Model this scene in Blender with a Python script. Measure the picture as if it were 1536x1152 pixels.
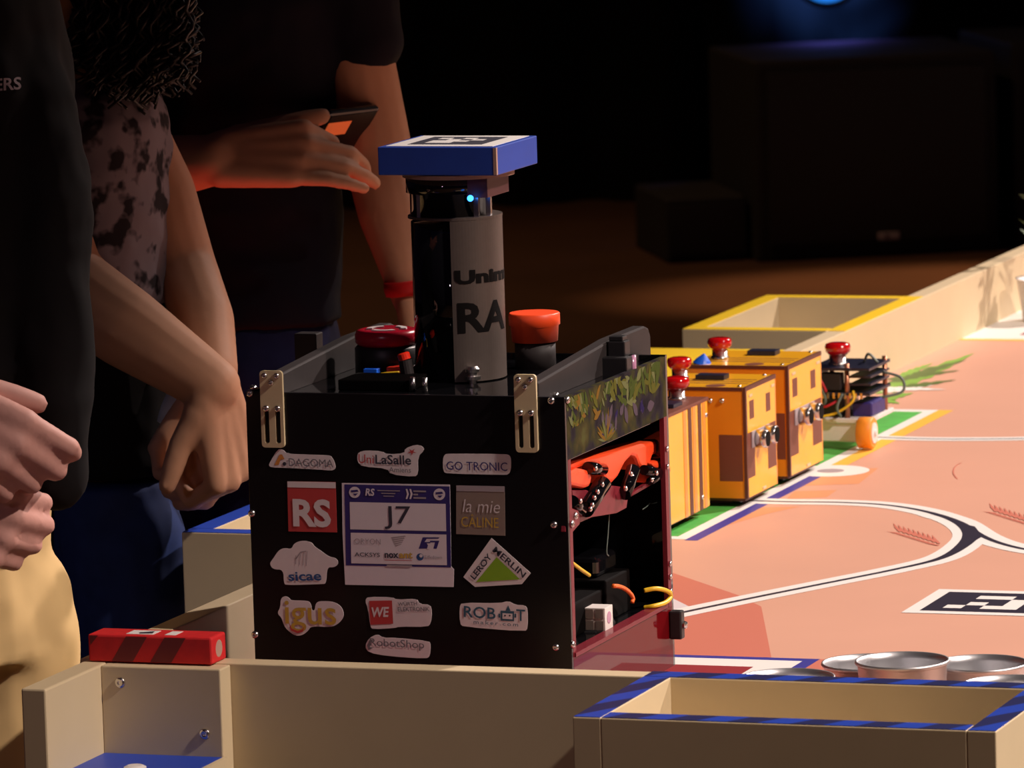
import bpy, bmesh, math, random
import numpy as np
from mathutils import Vector, Matrix

for o in list(bpy.data.objects): bpy.data.objects.remove(o, do_unlink=True)
scn = bpy.context.scene
COL = scn.collection
rng = random.Random(7)
S = 0.001                                   # all builders take millimetres, mat level z = 0

# ------------------------------------------------------------------ camera
F, CX, CY, CZ, YAW, PIT, ROL = 9122.5, 1909.5, -4400.7, 903.6, -0.3422, 0.1300, -0.0306
_d = np.array([math.sin(YAW)*math.cos(PIT), math.cos(YAW)*math.cos(PIT), -math.sin(PIT)])
_r0 = np.array([math.cos(YAW), -math.sin(YAW), 0.0]); _u0 = np.cross(_r0, _d)
_r = math.cos(ROL)*_r0 + math.sin(ROL)*_u0
_u = -math.sin(ROL)*_r0 + math.cos(ROL)*_u0
_C = np.array([CX, CY, CZ])
def U(px, py, axis, val):
    """photo pixel -> point (mm) on the plane axis = val (0 X, 1 Y, 2 Z)"""
    v = _d + _r*(px-768)/F + _u*(576-py)/F
    return _C + v*((val-_C[axis])/v[axis])
cam_d = bpy.data.cameras.new('camera'); cam = bpy.data.objects.new('camera', cam_d); COL.objects.link(cam)
cam_d.sensor_width = 36; cam_d.lens = F/1536*36; cam_d.clip_end = 100
cam.matrix_world = Matrix(((_r[0], _u[0], -_d[0], CX*S), (_r[1], _u[1], -_d[1], CY*S), (_r[2], _u[2], -_d[2], CZ*S), (0, 0, 0, 1)))
cam_d.dof.use_dof = True; cam_d.dof.focus_distance = 5.05; cam_d.dof.aperture_fstop = 26
scn.camera = cam

# ------------------------------------------------------------------ world, lights, exposure
w = bpy.data.worlds.new('world'); scn.world = w; w.use_nodes = True
w.node_tree.nodes['Background'].inputs[0].default_value = (0.55, 0.30, 0.62, 1)
w.node_tree.nodes['Background'].inputs[1].default_value = 0.012
scn.view_settings.view_transform = 'Standard'; scn.view_settings.look = 'None'
scn.view_settings.gamma = 1; scn.view_settings.exposure = 0.0
scn.view_settings.use_curve_mapping = False
def spot(name, loc, target, power, color, angle, blend=0.4, radius=0.12):
    l = bpy.data.lights.new(name, 'SPOT'); l.energy = power; l.color = color
    l.spot_size = math.radians(angle); l.spot_blend = blend; l.shadow_soft_size = radius
    o = bpy.data.objects.new(name, l); COL.objects.link(o)
    o.location = Vector(loc)*S
    o.rotation_euler = (Vector(target)-Vector(loc)).to_track_quat('-Z', 'Y').to_euler()
    return o
def shuttered(name, L, x_edge, y_mid, power, color, soft=2.4, radius=0.12):
    # profile lamp whose shutter runs along the long table border
    L = np.array(L, float); p = np.array([x_edge, y_mid, 70.0])-L; p /= np.linalg.norm(p)
    n_ = np.cross(np.array([0, 1.0, 0]), p); n_ /= np.linalg.norm(n_)
    if n_[0] < 0: n_ = -n_
    H = math.radians(85); Fl = H-math.radians(soft); ax = n_*math.sqrt(1-math.cos(Fl)**2)+p*math.cos(Fl)
    return spot(name, L, L+ax*1000, power, color, 170, (math.cos(Fl)-math.cos(H))/(1-math.cos(H)), radius)
shuttered('stage_spot_back', (4000, 7500, 5600), -40, 1100, 4100, (1.0, 0.83, 0.76))
shuttered('stage_spot_side', (5200, -570, 4600), -60, 600, 1800, (1.0, 0.83, 0.74))
spot('stage_spot_front_violet', (300, -6500, 2600), (190, 110, 260), 62, (1.0, 0.68, 0.84), 9, 0.9)
spot('added_fill_front_blue', (-2300, -5200, 1700), (-300, 680, -60), 60, (0.45, 0.55, 1.0), 7, 0.9)  # added fill to brighten the jeans, not a known stage lamp
spot('stage_spot_red_low', (-330, 985, -785), (-290, 1010, 330), 26, (1.0, 0.06, 0.02), 24, 0.8)
spot('stage_spot_floor', (1500, 11500, 3200), U(1420, 432, 2, -800), 1900, (1.0, 0.50, 0.22), 11, 0.25)
spot('added_fill_back_floor', (-4500, 8500, 3800), (-3300, 9500, -800), 170, (1.0, 0.55, 0.25), 60, 1.0)  # added wash to brighten the back floor, no known source

# ------------------------------------------------------------------ materials
def mat(name, col, rough=0.5, metal=0.0, var=0.0, scale=60.0, spec=0.5, bump=0.0, coat=0.0, trans=0.0, emit=None, estr=0.0):
    m = bpy.data.materials.new(name); m.use_nodes = True
    nt = m.node_tree; b = nt.nodes['Principled BSDF']
    b.inputs['Base Color'].default_value = (*col, 1); b.inputs['Roughness'].default_value = rough
    b.inputs['Metallic'].default_value = metal; b.inputs['Specular IOR Level'].default_value = spec
    b.inputs['Coat Weight'].default_value = coat; b.inputs['Transmission Weight'].default_value = trans
    if emit:
        b.inputs['Emission Color'].default_value = (*emit, 1); b.inputs['Emission Strength'].default_value = estr
    if var > 0 or bump > 0:
        tc = nt.nodes.new('ShaderNodeTexCoord'); n = nt.nodes.new('ShaderNodeTexNoise')
        n.inputs['Scale'].default_value = scale; n.inputs['Detail'].default_value = 5
        nt.links.new(tc.outputs['Object'], n.inputs['Vector'])
        if var > 0:
            mx = nt.nodes.new('ShaderNodeMix'); mx.data_type = 'RGBA'
            mx.inputs[6].default_value = (*[c*(1-var) for c in col], 1); mx.inputs[7].default_value = (*[min(1, c*(1+var)) for c in col], 1)
            nt.links.new(n.outputs['Fac'], mx.inputs[0]); nt.links.new(mx.outputs[2], b.inputs['Base Color'])
        if bump > 0:
            bp = nt.nodes.new('ShaderNodeBump'); bp.inputs['Strength'].default_value = bump; bp.inputs['Distance'].default_value = 0.002
            nt.links.new(n.outputs['Fac'], bp.inputs['Height']); nt.links.new(bp.outputs['Normal'], b.inputs['Normal'])
    return m
M = {}
def add(n, *a, **k): M[n] = mat(n, *a, **k)
add('beige', (0.62, 0.50, 0.31), 0.55, var=0.05, scale=25)
add('grey_beige', (0.60, 0.53, 0.46), 0.6, var=0.05, scale=25)
add('blue_paint', (0.012, 0.055, 0.42), 0.45)
add('yellow_paint', (0.90, 0.60, 0.02), 0.45)
add('mat_print', (0.70, 0.375, 0.265), 0.5, var=0.05, scale=7)
add('mat_red', (0.62, 0.19, 0.13), 0.5)
add('mat_crimson', (0.30, 0.02, 0.03), 0.5)
add('mat_white', (0.86, 0.84, 0.80), 0.5)
add('mat_navy', (0.012, 0.008, 0.028), 0.5)
add('mat_blue', (0.035, 0.035, 0.30), 0.5)
add('mat_yellow', (0.88, 0.52, 0.06), 0.5)
add('mat_orange', (0.74, 0.33, 0.16), 0.5)
add('mat_green', (0.08, 0.46, 0.07), 0.6, var=0.45, scale=40)
add('mat_leaf', (0.20, 0.42, 0.05), 0.5, var=0.3, scale=30)
add('mat_leaf_dark', (0.09, 0.16, 0.03), 0.5, var=0.3, scale=30)
add('black_acrylic', (0.004, 0.004, 0.005), 0.03, spec=0.6)
add('red_reflection_gloss', (0.11, 0.003, 0.005), 0.02, spec=0.5)  # black panel; red of the mirrored mat is put into its base colour
M['red_reflection_gloss'].node_tree.nodes['Principled BSDF'].inputs['IOR'].default_value = 1.14
M['red_reflection_gloss'].node_tree.nodes['Principled BSDF'].inputs['Specular Tint'].default_value = (1.0, 0.55, 0.55, 1)
add('black_sheet', (0.006, 0.005, 0.006), 0.30, spec=0.35)
add('black_plastic', (0.012, 0.011, 0.012), 0.45)
add('dark_print', (0.024, 0.019, 0.019), 0.6, var=0.2, scale=90, spec=0.25)
add('sticker', (0.72, 0.66, 0.68), 0.5, var=0.04, scale=120)
add('paper', (0.72, 0.66, 0.72), 0.6, var=0.03, scale=120)
add('ink_dark', (0.03, 0.03, 0.05), 0.6)
add('ink_grey', (0.16, 0.15, 0.17), 0.6)
add('ink_pale', (0.36, 0.31, 0.34), 0.6)
add('ink_navy', (0.03, 0.02, 0.16), 0.5)
add('ink_blue', (0.02, 0.08, 0.25), 0.5)
add('ink_red', (0.50, 0.05, 0.05), 0.5)
add('ink_orange', (0.62, 0.25, 0.05), 0.5)
add('ink_gold', (0.55, 0.36, 0.05), 0.5)
add('ink_tan', (0.25, 0.19, 0.16), 0.5)
add('ink_green', (0.22, 0.42, 0.02), 0.5)
add('ink_teal', (0.03, 0.10, 0.16), 0.5)
add('steel', (0.65, 0.62, 0.60), 0.25, 1.0)
add('tin', (0.62, 0.62, 0.64), 0.42, 0.9, bump=0.05, scale=40)
add('bracket', (0.62, 0.50, 0.30), 0.5, var=0.05)
add('mast_shell', (0.10, 0.078, 0.068), 0.42, var=0.10, scale=200, metal=0.3)
add('beacon_blue', (0.015, 0.06, 0.40), 0.5, var=0.1)
add('wood_ply', (0.45, 0.28, 0.22), 0.6, var=0.15, scale=90)
add('estop_red', (0.55, 0.006, 0.03), 0.25)
add('orange_plastic', (0.95, 0.08, 0.015), 0.45)
add('red_plastic', (0.80, 0.03, 0.01), 0.35)
add('clear_pink', (0.17, 0.02, 0.03), 0.2, spec=0.25)
M['clear_pink'].node_tree.nodes['Principled BSDF'].inputs['IOR'].default_value = 1.2
add('interior_black', (0.002, 0.0015, 0.0015), 0.7, spec=0.06)
add('motor_red', (0.10, 0.035, 0.04), 0.5)
add('mast_ink', (0.004, 0.003, 0.003), 0.8, spec=0.1)
add('button_red', (0.50, 0.004, 0.006), 0.12, coat=0.6)
add('red_foam', (0.62, 0.012, 0.015), 0.7, var=0.2, scale=150)
add('red_foam_shade', (0.16, 0.012, 0.012), 0.7)
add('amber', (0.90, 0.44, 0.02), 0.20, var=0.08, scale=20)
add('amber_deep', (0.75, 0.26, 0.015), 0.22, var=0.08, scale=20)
add('brown_engrave', (0.16, 0.045, 0.025), 0.5)
add('brown_edge', (0.10, 0.025, 0.012), 0.5)
add('white_plastic', (0.75, 0.70, 0.66), 0.45)
add('orange_tyre', (0.90, 0.30, 0.02), 0.5)
add('copper', (0.45, 0.18, 0.10), 0.35, 0.8)
add('pcb', (0.01, 0.012, 0.03), 0.35)
add('wire_red', (0.45, 0.01, 0.02), 0.4)
add('wire_yellow', (0.80, 0.50, 0.02), 0.4)
add('wire_grey', (0.12, 0.16, 0.14), 0.4)
add('wire_orange', (0.95, 0.16, 0.02), 0.4)
add('connector_blue', (0.01, 0.12, 0.75), 0.4)
add('led_blue', (0.0, 0.05, 0.2), 0.4, emit=(0.03, 0.22, 1.0), estr=5)
add('skin', (0.48, 0.25, 0.15), 0.62, var=0.14, scale=35, bump=0.3, spec=0.25)
add('skin_pink', (0.56, 0.29, 0.24), 0.6, var=0.2, scale=45, bump=0.4, spec=0.3)
add('nail', (0.60, 0.36, 0.30), 0.3)
add('black_cloth', (0.0075, 0.0065, 0.007), 0.9, var=0.3, scale=20, spec=0.15)
add('navy_cloth', (0.007, 0.006, 0.012), 0.9, var=0.25, scale=15, spec=0.15)
add('denim', (0.020, 0.036, 0.120), 0.85, var=0.35, scale=60, spec=0.2)
add('denim_dark', (0.010, 0.010, 0.045), 0.85, var=0.35, scale=60, spec=0.2)
add('khaki', (0.66, 0.46, 0.21), 0.85, var=0.12, scale=9, bump=0.35, spec=0.2)
add('hair_dark', (0.012, 0.007, 0.005), 0.45)
add('shoe', (0.02, 0.02, 0.02), 0.6)
add('bracelet_red', (0.50, 0.01, 0.01), 0.5)
add('white_cloth', (0.5, 0.5, 0.52), 0.8)
add('phone_black', (0.008, 0.007, 0.008), 0.2)
add('phone_reflection', (0.3, 0.06, 0.02), 0.3, emit=(1.0, 0.16, 0.04), estr=0.35)
add('stage_floor', (0.085, 0.040, 0.020), 0.55, var=0.25, scale=3)
add('curtain', (0.006, 0.005, 0.006), 0.95, spec=0.1)
add('cabinet', (0.010, 0.009, 0.011), 0.7, var=0.2, scale=120, bump=0.2)
add('grille', (0.008, 0.007, 0.010), 0.6, var=0.4, scale=400)
add('badge', (0.45, 0.40, 0.45), 0.4)
add('lens_blue', (0.01, 0.05, 0.2), 0.3, emit=(0.02, 0.26, 1.0), estr=0.9)
add('plant_leaf', (0.05, 0.10, 0.02), 0.5, var=0.4, scale=60)
add('leg_metal', (0.05, 0.05, 0.05), 0.5)

def leopard():
    m = mat('leopard_cloth', (0.19, 0.16, 0.18), 0.9, spec=0.15); nt = m.node_tree; b = nt.nodes['Principled BSDF']
    tc = nt.nodes.new('ShaderNodeTexCoord'); n = nt.nodes.new('ShaderNodeTexNoise')
    n.inputs['Scale'].default_value = 46; n.inputs['Detail'].default_value = 2.5
    r = nt.nodes.new('ShaderNodeValToRGB')
    r.color_ramp.elements[0].position = 0.40; r.color_ramp.elements[0].color = (0.022, 0.017, 0.020, 1)
    r.color_ramp.elements[1].position = 0.50; r.color_ramp.elements[1].color = (0.20, 0.165, 0.185, 1)
    nt.links.new(tc.outputs['Object'], n.inputs['Vector']); nt.links.new(n.outputs['Fac'], r.inputs['Fac'])
    nt.links.new(r.outputs['Color'], b.inputs['Base Color']); return m
M['leopard'] = leopard()
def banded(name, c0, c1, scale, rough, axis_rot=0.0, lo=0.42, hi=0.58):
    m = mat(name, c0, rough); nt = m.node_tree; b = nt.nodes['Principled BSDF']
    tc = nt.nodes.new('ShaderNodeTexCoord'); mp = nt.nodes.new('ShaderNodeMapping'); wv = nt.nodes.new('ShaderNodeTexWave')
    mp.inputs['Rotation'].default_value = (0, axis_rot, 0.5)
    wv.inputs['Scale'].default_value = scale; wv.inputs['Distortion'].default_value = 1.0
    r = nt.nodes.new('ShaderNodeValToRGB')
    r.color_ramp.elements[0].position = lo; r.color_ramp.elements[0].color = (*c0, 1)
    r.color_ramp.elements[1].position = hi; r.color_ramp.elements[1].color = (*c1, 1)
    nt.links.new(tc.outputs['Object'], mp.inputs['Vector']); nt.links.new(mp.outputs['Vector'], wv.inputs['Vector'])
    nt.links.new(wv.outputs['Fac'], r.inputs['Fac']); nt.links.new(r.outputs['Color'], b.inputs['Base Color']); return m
M['blue_tape_shaded'] = banded('blue_tape_shaded', (0.012, 0.05, 0.40), (0.012, 0.016, 0.09), 7.5, 0.4)  # navy bands: light and shade across the rim put into the tape colour
def foliage_pattern():
    m = mat('foliage_pattern', (0.05, 0.06, 0.01), 0.7, spec=0.06); nt = m.node_tree; b = nt.nodes['Principled BSDF']
    tc = nt.nodes.new('ShaderNodeTexCoord'); n = nt.nodes.new('ShaderNodeTexNoise')
    n.inputs['Scale'].default_value = 38; n.inputs['Detail'].default_value = 4
    r = nt.nodes.new('ShaderNodeValToRGB'); e = r.color_ramp.elements
    e[0].position = 0.34; e[0].color = (0.004, 0.004, 0.006, 1); e[1].position = 0.72; e[1].color = (0.07, 0.07, 0.02, 1)
    for p, c in ((0.46, (0.018, 0.014, 0.020, 1)), (0.55, (0.030, 0.030, 0.010, 1)), (0.62, (0.05, 0.04, 0.012, 1))):
        x = e.new(p); x.color = c
    nt.links.new(tc.outputs['Object'], n.inputs['Vector']); nt.links.new(n.outputs['Fac'], r.inputs['Fac'])
    nt.links.new(r.outputs['Color'], b.inputs['Base Color']); return m
M['foliage'] = foliage_pattern()
add('fol_a', (0.085, 0.085, 0.012), 0.7, spec=0.06); add('fol_b', (0.045, 0.065, 0.010), 0.7, spec=0.06); add('fol_c', (0.16, 0.085, 0.012), 0.7, spec=0.06)
add('fol_d', (0.075, 0.055, 0.075), 0.7, spec=0.06); add('fol_e', (0.016, 0.010, 0.06), 0.7, spec=0.06); add('fol_f', (0.12, 0.13, 0.05), 0.7, spec=0.06)
add('vial', (0.45, 0.22, 0.35), 0.2)

# ------------------------------------------------------------------ builders
ORG = {}
def obj(name, verts, faces, m, parent=None, smooth=False, origin=None, bevel=0.0):
    v = np.asarray(verts, float)
    lo, hi = v.min(0), v.max(0)
    o_ = np.array(origin, float) if origin is not None else np.array([(lo[0]+hi[0])/2, (lo[1]+hi[1])/2, lo[2]])
    me = bpy.data.meshes.new(name)
    me.from_pydata([tuple(p) for p in (v-o_)*S], [], [tuple(f) for f in faces])
    bm = bmesh.new(); bm.from_mesh(me); bmesh.ops.recalc_face_normals(bm, faces=bm.faces); bm.to_mesh(me); bm.free()
    if smooth:
        for p in me.polygons: p.use_smooth = True
    me.materials.append(M[m] if isinstance(m, str) else m)
    ob = bpy.data.objects.new(name, me); COL.objects.link(ob)
    place(ob, o_, parent)
    if bevel > 0:
        b = ob.modifiers.new('bevel', 'BEVEL'); b.width = bevel*S; b.segments = 2; b.limit_method = 'ANGLE'
    return ob
def place(ob, o_, parent):
    ORG[ob.name] = np.array(o_, float)
    if parent is not None:
        ob.parent = parent; ob.location = Vector((o_-ORG[parent.name])*S)
    else:
        ob.location = Vector(np.array(o_, float)*S)
def thing(name, loc, label, cat, group=None):
    e = bpy.data.objects.new(name, None); COL.objects.link(e); e.empty_display_size = 0.05
    place(e, np.array(loc, float), None); return tag(e, label, cat, group)
def tag(o, label, cat, group=None, kind=None):
    o['label'] = label
    if cat: o['category'] = cat
    if group: o['group'] = group
    if kind: o['kind'] = kind
    return o
def boxgeo(x0, x1, y0, y1, z0, z1):
    v = [(x, y, z) for x in (x0, x1) for y in (y0, y1) for z in (z0, z1)]
    f = [(0, 1, 3, 2), (4, 6, 7, 5), (0, 4, 5, 1), (2, 3, 7, 6), (0, 2, 6, 4), (1, 5, 7, 3)]
    return v, f
def box(name, x0, x1, y0, y1, z0, z1, m, parent=None, bevel=0.0):
    v, f = boxgeo(x0, x1, y0, y1, z0, z1); return obj(name, v, f, m, parent, bevel=bevel)
def frame(d):
    d = np.array(d, float); d /= np.linalg.norm(d)
    a = np.array([0, 0, 1.0]) if abs(d[2]) < 0.9 else np.array([1.0, 0, 0])
    s = np.cross(d, a); s /= np.linalg.norm(s); return d, s, np.cross(s, d)
def lathegeo(base, axis, prof, seg=24, caps=True):
    d, s, t = frame(axis); base = np.array(base, float); v = []; f = []
    for r, h in prof:
        for k in range(seg):
            a = 2*math.pi*k/seg; v.append(base+d*h+(s*math.cos(a)+t*math.sin(a))*r)
    for i in range(len(prof)-1):
        for k in range(seg):
            a, b = i*seg+k, i*seg+(k+1) % seg; f.append((a, b, b+seg, a+seg))
    if caps:
        f.append(tuple(range(seg))[::-1]); n = (len(prof)-1)*seg; f.append(tuple(range(n, n+seg)))
    return v, f
def lathe(name, base, axis, prof, m, parent=None, seg=24, smooth=False, caps=True):
    v, f = lathegeo(base, axis, prof, seg, caps)
    ob = obj(name, v, f, m, parent)
    if smooth:
        for p in ob.data.polygons: p.use_smooth = len(p.vertices) == 4
    return ob
def cyl(name, p0, p1, r, m, parent=None, seg=16, r2=None, smooth=True):
    p0 = np.array(p0, float); p1 = np.array(p1, float); L = np.linalg.norm(p1-p0)
    return lathe(name, p0, p1-p0, [(r, 0), (r if r2 is None else r2, L)], m, parent, seg, smooth)
def tubegeo(pts, r, seg=7):
    pts = [np.array(p, float) for p in pts]; v = []; f = []; rr = r if hasattr(r, '__len__') else [r]*len(pts)
    s = None
    for i, p in enumerate(pts):
        d = pts[min(i+1, len(pts)-1)]-pts[max(i-1, 0)]; d = d/(np.linalg.norm(d)+1e-9)
        if s is None: _, s, _ = frame(d)
        s = s-d*(s@d); s = s/(np.linalg.norm(s)+1e-9); t = np.cross(d, s)
        for k in range(seg):
            a = 2*math.pi*k/seg; v.append(p+(s*math.cos(a)+t*math.sin(a))*rr[i])
    for i in range(len(pts)-1):
        for k in range(seg):
            a, b = i*seg+k, i*seg+(k+1) % seg; f.append((a, b, b+seg, a+seg))
    f.append(tuple(range(seg))[::-1]); n = (len(pts)-1)*seg; f.append(tuple(range(n, n+seg)))
    return v, f
def spline(P, n=8):
    P = [np.array(p, float) for p in P]; Q = [2*P[0]-P[1]]+P+[2*P[-1]-P[-2]]; out = []
    for i in range(1, len(Q)-2):
        for k in range(n):
            t = k/n; a, b, c, d = Q[i-1], Q[i], Q[i+1], Q[i+2]
            out.append(0.5*((2*b)+(-a+c)*t+(2*a-5*b+4*c-d)*t*t+(-a+3*b-3*c+d)*t**3))
    out.append(P[-1]); return out
def tube(name, P, r, m, parent=None, n=8, seg=7, curve=True):
    v, f = tubegeo(spline(P, n) if curve else P, r, seg); return obj(name, v, f, m, parent, smooth=True)
def prism(name, outline, offs, m, parent=None, bevel=0.0):
    """outline: 3D points of a planar polygon, offs: extrusion vector (mm)"""
    a = [np.array(p, float) for p in outline]; o_ = np.array(offs, float); n = len(a)
    v = a+[p+o_ for p in a]
    f = [tuple(range(n)), tuple(range(2*n-1, n-1, -1))]+[(i, (i+1) % n, n+(i+1) % n, n+i) for i in range(n)]
    return obj(name, v, f, m, parent, bevel=bevel)
def sheet(name, polys, m, parent=None):
    """several flat polygons in one print"""
    v = []; f = []
    for p in polys:
        f.append(tuple(range(len(v), len(v)+len(p)))); v += [np.array(q, float) for q in p]
    return obj(name, v, f, m, parent)
def chaikin(P, it=2):
    P = [np.array(p, float) for p in P]
    for _ in range(it):
        Q = []
        for i in range(len(P)):
            a, b = P[i], P[(i+1) % len(P)]; Q += [a*0.75+b*0.25, a*0.25+b*0.75]
        P = Q
    return P
_fonts = {}
def glyphs(txt, bold=0.0, shear=0.0, spacing=1.0):
    key = (txt, bold, shear, spacing)
    if key not in _fonts:
        c = bpy.data.curves.new('t', 'FONT'); c.body = txt; c.dimensions = '2D'; c.fill_mode = 'FRONT'; c.resolution_u = 3
        c.offset = bold; c.shear = shear; c.space_character = spacing
        o = bpy.data.objects.new('t', c); COL.objects.link(o)
        dg = bpy.context.evaluated_depsgraph_get(); me = bpy.data.meshes.new_from_object(o.evaluated_get(dg))
        v = np.array([tuple(q.co) for q in me.vertices]); f = [tuple(p.vertices) for p in me.polygons]
        bpy.data.objects.remove(o, do_unlink=True); bpy.data.curves.remove(c); bpy.data.meshes.remove(me)
        lo, hi = v.min(0), v.max(0); v = (v-lo)/np.where(hi-lo < 1e-6, 1, hi-lo)
        _fonts[key] = (v[:, :2], f)
    return _fonts[key]
def text(name, txt, p00, ex, ey, m, parent, bold=0.0, shear=0.0, spacing=1.0, warp=None):
    """letters filling the parallelogram p00 + u*ex + v*ey (mm)"""
    g, f = glyphs(txt, bold, shear, spacing)
    p00, ex, ey = (np.array(a, float) for a in (p00, ex, ey))
    if warp:
        bm = bmesh.new(); vs = [bm.verts.new((a, b, 0)) for a, b in g]
        for q in f:
            try: bm.faces.new([vs[i] for i in q])
            except ValueError: pass
        bmesh.ops.triangulate(bm, faces=bm.faces[:])
        for _ in range(4):
            L_ = [e for e in bm.edges if abs(e.verts[0].co.x-e.verts[1].co.x) > 0.05]
            if not L_: break
            bmesh.ops.subdivide_edges(bm, edges=L_, cuts=1); bmesh.ops.triangulate(bm, faces=bm.faces[:])
        bm.verts.index_update(); g = [(q.co.x, q.co.y) for q in bm.verts]; f = [tuple(q.index for q in p.verts) for p in bm.faces]; bm.free()
    v = [warp(a, b) for a, b in g] if warp else [p00+ex*a+ey*b for a, b in g]
    return obj(name, v, f, m, parent)

# rounded blobs merged into one skin by voxel remeshing (people, clothes)
def capsgeo(p0, r0, p1, r1, seg=14):
    p0 = np.array(p0, float); p1 = np.array(p1, float); L = np.linalg.norm(p1-p0)
    if L < 1e-6: p1 = p0+np.array([0, 0, 0.01]); L = 0.01
    prof = [(max(r0*math.sin(a), 0.05), -r0*math.cos(a)) for a in np.linspace(0.05, math.pi/2, 6)]
    prof += [(max(r1*math.cos(a), 0.05), L+r1*math.sin(a)) for a in np.linspace(0, math.pi/2-0.05, 6)]
    return lathegeo(p0, p1-p0, prof, seg)
def ellgeo(c, ax, seg=20, rings=12):
    """ax: 3x3 rows = semi axes vectors"""
    c = np.array(c, float); ax = np.array(ax, float); v = []; f = []
    for i in range(rings+1):
        th = 0.02+(math.pi-0.04)*i/rings
        for k in range(seg):
            ph = 2*math.pi*k/seg
            v.append(c+ax[0]*math.sin(th)*math.cos(ph)+ax[1]*math.sin(th)*math.sin(ph)+ax[2]*math.cos(th))
    for i in range(rings):
        for k in range(seg):
            a, b = i*seg+k, i*seg+(k+1) % seg; f.append((a, b, b+seg, a+seg))
    f.append(tuple(range(seg))[::-1]); f.append(tuple(range(rings*seg, rings*seg+seg)))
    return v, f
def loftgeo(rings, seg=28):
    """rings: (center, rx, ry, rot) stacked; horizontal ellipses"""
    v = []; f = []
    for c, rx, ry, rot in rings:
        for k in range(seg):
            a = 2*math.pi*k/seg; x, y = rx*math.cos(a), ry*math.sin(a)
            v.append((c[0]+x*math.cos(rot)-y*math.sin(rot), c[1]+x*math.sin(rot)+y*math.cos(rot), c[2]))
    for i in range(len(rings)-1):
        for k in range(seg):
            a, b = i*seg+k, i*seg+(k+1) % seg; f.append((a, b, b+seg, a+seg))
    f.append(tuple(range(seg))[::-1]); n = (len(rings)-1)*seg; f.append(tuple(range(n, n+seg)))
    return v, f
class Blob:
    def __init__(s): s.v = []; s.f = []
    def put(s, g):
        n = len(s.v); s.v += [tuple(p) for p in g[0]]; s.f += [tuple(i+n for i in q) for q in g[1]]; return s
    def chain(s, P, R):
        for i in range(len(P)-1): s.put(capsgeo(P[i], R[i], P[i+1], R[i+1]))
        return s
    def build(s, name, m, parent, voxel=4.0, smooth=4, fac=0.5, folds=0.0, fsize=90):
        me = bpy.data.meshes.new('tmp'); me.from_pydata([tuple(np.array(p)*S) for p in s.v], [], s.f)
        bm = bmesh.new(); bm.from_mesh(me); bmesh.ops.recalc_face_normals(bm, faces=bm.faces); bm.to_mesh(me); bm.free()
        o = bpy.data.objects.new('tmp', me); COL.objects.link(o)
        r = o.modifiers.new('r', 'REMESH'); r.mode = 'VOXEL'; r.voxel_size = voxel*S
        q = o.modifiers.new('s', 'SMOOTH'); q.iterations = smooth; q.factor = fac
        if folds > 0:
            t = bpy.data.textures.new('folds', 'CLOUDS'); t.noise_scale = fsize*S; t.noise_depth = 2
            dm = o.modifiers.new('d', 'DISPLACE'); dm.texture = t; dm.strength = folds*S; dm.mid_level = 0.5; dm.texture_coords = 'GLOBAL'
        dg = bpy.context.evaluated_depsgraph_get(); m2 = bpy.data.meshes.new_from_object(o.evaluated_get(dg))
        v = np.empty(len(m2.vertices)*3); m2.vertices.foreach_get('co', v); v = v.reshape(-1, 3)/S
        f = [tuple(p.vertices) for p in m2.polygons]
        bpy.data.objects.remove(o, do_unlink=True); bpy.data.meshes.remove(me); bpy.data.meshes.remove(m2)
        return obj(name, v, f, m, parent, smooth=True)

# ------------------------------------------------------------------ setting
FLOOR = -800
VX, VY = math.sin(YAW), math.cos(YAW)                       # horizontal view direction
def along(dist, side, z):                                   # metres-free helper: mm from the camera foot
    return np.array([CX+VX*dist+VY*side, CY+VY*dist-VX*side, z])
fl = box('floor', -9000, 8000, -7000, 15000, FLOOR-20, FLOOR, 'stage_floor'); fl['kind'] = 'structure'
v = []; f = []
n = 260
for i in range(n+1):
    sd = -7000+14000*i/n
    dd = 16900+60*math.sin(i*0.9)+25*math.sin(i*2.3)
    v.append(along(dd, sd, FLOOR)); v.append(along(dd, sd, 5200))
for i in range(n): f.append((2*i, 2*i+2, 2*i+3, 2*i+1))
wb = obj('wall_back', v, f, 'curtain', smooth=True); wb['kind'] = 'structure'; wb['label'] = 'black stage curtain hanging behind the speaker cabinets'

# ------------------------------------------------------------------ game table
T = thing('game_table', (1000, 1500, FLOOR), 'low-walled game table with orange printed mat and beige border boards', 'table')
W2, L2 = 2000, 3000
mt = box('playing_mat', 0, W2, 0, L2, -22, 0, 'mat_print', T)
box('border_board', -22, 0, -22, L2+22, -22, 70, 'beige', T, 1.0)
box('border_board', 0, W2, -22, 0, -22, 70, 'beige', T, 1.0)
box('border_board', W2, W2+22, -22, L2+22, -22, 70, 'beige', T, 1.0)
box('border_board', 0, W2, L2, L2+22, -22, 70, 'beige', T, 1.0)
for x in (150, 1850):
    for y in (200, 1500, 2800): box('leg', x-30, x+30, y-30, y+30, FLOOR, -70, 'leg_metal', T, 2)
for y in (200, 1500, 2800): box('cross_beam', 0, W2, y-30, y+30, -70, -22, 'leg_metal', T)
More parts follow.
